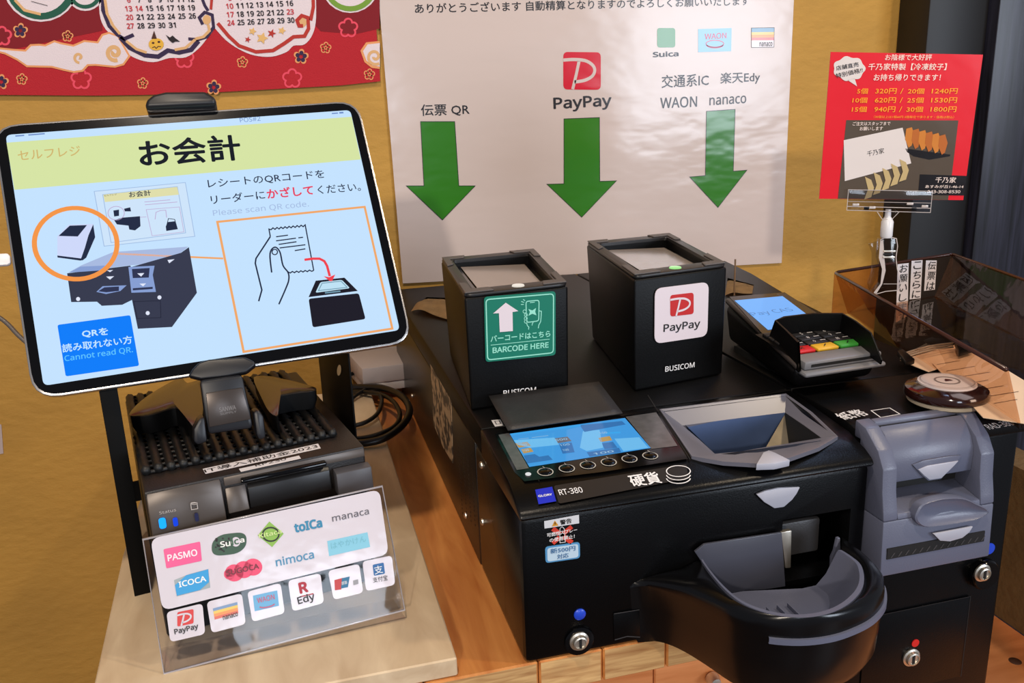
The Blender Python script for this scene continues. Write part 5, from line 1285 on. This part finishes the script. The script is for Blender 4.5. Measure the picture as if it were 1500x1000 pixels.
# left side: charging plug, thin cable, grey paper
PLP = TB.up(-.003)
plug = prism('charging_plug', PLP, [(-14, 373), (12, 371.5), (16, 376), (16.5, 386), (12, 389), (-14, 391)], -.0022, .0022, mat('plug_white', (232, 226, 226), .35), None, .0014)
tag(plug, 'white charging plug in the left edge of the tablet', 'plug')
bl = [PLP.up(-.03).at(x, y) for x, y in ((-40, 440), (-5, 462), (12, 475), (28, 492), (60, 520))]
tag(tube('grey_cable', smoothpts(bl, 6), .0016, mat('cable_grey', (96, 88, 84), .4), None, 8), 'thin grey cable passing behind the left edge of the tablet', 'cable')
GP = facing(WY-.001)
o = prism('paper_note', GP, [(-40, 612), (2, 622), (5, 664), (-40, 672)], -.0006, 0, mat('note_grey', (186, 170, 168), .6), None)
tag(o, 'grey white paper note on the wall at the far left', 'paper')

# ================================================================== clear card holder with logos
s_ = .735
HB_, HR_, HD_ = Vector((-.157, .761, -.366))*s_, Vector((.219, .016, .012))*s_, Vector((.008, -.043, -.113))*s_
HP = Plane(CAM+HB_, HR_, -HD_)
holder = thing('logo_card_holder', BRD.at(415, 940), 'clear acrylic card holder with white payment logo stickers leaning on the printer', 'card holder')
oc = HP.hits([(209, 790), (560, 712), (593, 893), (240, 987)])
CLR = clear('holder_acrylic', (.93, .93, .95, 1), .05, 1)
prism('front_sheet', HP, oc, -.0018, 0, CLR, holder, px=False)
# foot running back on the board, and edges
bl3, br3 = HP.w(*oc[3]), HP.w(*oc[2])
back = Vector((pv.x, pv.y, 0))*.028
z_ = BT+.0006
hexa('foot', [Vector((p.x, p.y, z_+h)) for h in (0, .0018) for p in (bl3, br3, br3+back, bl3+back)], CLR, holder)
EDGE = mat('acrylic_bright_edge', (176, 170, 172), .12, spec=.8)
bm = bmesh.new(); cs = [HP.w(*p, -.0008) for p in oc]; add_tube(bm, cs, .0009, 6, True); link('polished_edge', bm, EDGE, holder, True)
k = crop(2.941, 130, 690)
CW = mat('card_stock', (214, 208, 218), .14, bump=.8, bscale=30, spec=.6)
rpoly('logo_panel', HP, k((266, 290), (1252, 78), (1292, 356), (318, 600)), .006, .0002, .0006, CW, holder, label='large white panel of travel card logos')
for i, pts in enumerate((((335, 606), (490, 568), (502, 700), (352, 735)), ((508, 562), (660, 525), (677, 657), (530, 696)), ((683, 518), (826, 480), (845, 610), (705, 648)), ((858, 470), (998, 438), (1013, 566), (878, 603)), ((1030, 428), (1165, 398), (1182, 522), (1055, 553)), ((1178, 388), (1305, 362), (1320, 488), (1195, 516)))):
    rpoly('logo_tile', HP, k(*pts), .003, .0002, .0006, CW, holder)
def sk(name, c): return mat('logo_'+name, c, .35)
def shp(c, *polys, h=.0008, rr=0, name='logo'):
    f = Flat(HP, h)
    for p in polys: f.poly(rounded(HP.hits(k(*p)), rr), px=False) if rr else f.poly(k(*p))
    f.done(name, sk('%d_%d_%d' % c, c), holder)
def txt(c, *items, h=.0010):
    f = Flat(HP, h)
    for s, a, b, hh, bo in items: f.text(s, *k(a, b), hh/2.941, bo)
    f.done('lettering', sk('%d_%d_%d' % c, c), holder)
shp((228, 76, 140), ((322, 335), (480, 302), (488, 385), (335, 418)), rr=.001)
txt((244, 224, 234), ('PASMO', (342, 388), (470, 362), 30, .03))
f = Flat(HP, .0008); cxk, cyk = k((605, 313))[0]; f.poly([(cxk+25.5*(1 if math.cos(t) > 0 else -1)*abs(math.cos(t))**.7, cyk-.22*25.5*math.cos(t)+15.5*(1 if math.sin(t) > 0 else -1)*abs(math.sin(t))**.8) for t in [2*PI*i/36 for i in range(36)]]); f.done('logo', sk('dkgreen', (34, 74, 52)), holder)
f = Flat(HP, .0010)
for i in range(26): f.ell(*k((545+random.random()*60, 285+random.random()*62))[0], 1.4, 1.4, 8)
f.done('logo_dots', INK, holder)
f = Flat(HP, .0012); f.ell(*k((634, 303))[0], 6.5, 7); f.done('logo_disc', CW, holder)
txt((230, 232, 228), ('Su', (568, 328), (612, 320), 26, .03), ('a', (652, 308), (672, 304), 18, .03), h=.0012); txt((40, 90, 60), ('ic', (618, 318), (648, 312), 30, .03), h=.0014)
shp((132, 178, 70), ((778, 216), (840, 268), (790, 326), (728, 276))); 
f = Flat(HP, .0010); f.ring(*k((784, 271))[0], 12, 10, .001, 20); f.done('logo_dots', INK, holder)
txt((206, 226, 150), ('Kitaca', (735, 288), (832, 266), 20, .02), h=.0012)
txt((40, 130, 170), ('toICa', (888, 265), (1008, 240), 42, .05)); txt((92, 90, 98), ('manaca', (1050, 217), (1208, 184), 22, .01)); txt((70, 140, 180), ('nimoca', (808, 410), (972, 374), 38, .02))
shp((130, 196, 220), ((1027, 300), (1200, 262), (1212, 325), (1035, 365))); txt((110, 180, 200), ('はやかけん', (1045, 335), (1195, 302), 28, .0))
shp((150, 164, 170), ((368, 468), (430, 443), (515, 420), (524, 500), (480, 512), (380, 538))); shp((20, 150, 214), ((372, 490), (420, 447), (515, 421), (519, 476), (480, 510), (380, 535)), h=.0010)
txt((226, 236, 240), ('ICOCA', (390, 500), (508, 472), 26, .03), h=.0012)
f = Flat(HP, .0008)
for x, y in ((627, 437), (668, 423), (708, 412)): f.ell(*k((x, y))[0], 13.5, 12.5)
for x, y in ((600, 448),): f.ell(*k((x+6, y-6))[0], 8, 8)
f.done('logo', sk('rose', (228, 70, 110)), holder)
txt((110, 20, 40), ('SUGOCA', (594, 450), (735, 418), 24, .03))
(xa, ya), (xb, yb) = k((382, 606), (452, 668))
paypay(HP, xa, ya, xb, yb, -.2, holder, sk('red', (206, 44, 44)), CW, h=.0008, wd=.0011)
txt((40, 36, 40), ('PayPay', (372, 708), (475, 682), 30, .03), ('nanaco', (580, 640), (644, 622), 18, .02), ('Edy', (905, 582), (978, 560), 44, .02), ('支付宝', (1225, 480), (1288, 468), 24, .0))
for i, c in enumerate(((120, 150, 190), (226, 196, 100), (230, 150, 90), (216, 110, 96))):
    shp(c, ((535+2*i, 590+12*i), (640+i, 562+12*i), (642+i, 574+12*i), (537+2*i, 602+12*i)))
shp((106, 172, 216), ((707, 535), (812, 512), (820, 578), (715, 602))); txt((190, 100, 130), ('WAON', (727, 568), (802, 550), 24, .02)); f = Flat(HP, .0012); f.ring(*k((768, 575))[0], 11, 3, .0008, 14, .1, PI-.1, rot=-.2); f.done('logo_curve', sk('pinkc', (190, 100, 130)), holder)
txt((168, 24, 44), ('R', (910, 528), (948, 518), 50, .05)); f = Flat(HP, .0010); f.line(k((908, 540), (968, 526)), .0007); f.done('logo_bar', sk('crimson', (168, 24, 44)), holder)
shp((190, 60, 60), ((1058, 468), (1095, 458), (1088, 508), (1060, 512))); shp((40, 110, 150), ((1090, 460), (1124, 452), (1116, 498), (1086, 504)), h=.0010); txt((220, 226, 232), ('銀聯', (1090, 490), (1114, 484), 16, .0), h=.0012)
shp((150, 150, 156), ((1138, 470), (1160, 464), (1162, 484), (1140, 490)))
shp((40, 100, 160), ((1222, 402), (1270, 392), (1276, 440), (1228, 450)), rr=.001); txt((220, 226, 232), ('支', (1232, 444), (1268, 436), 36, .01), h=.0012)
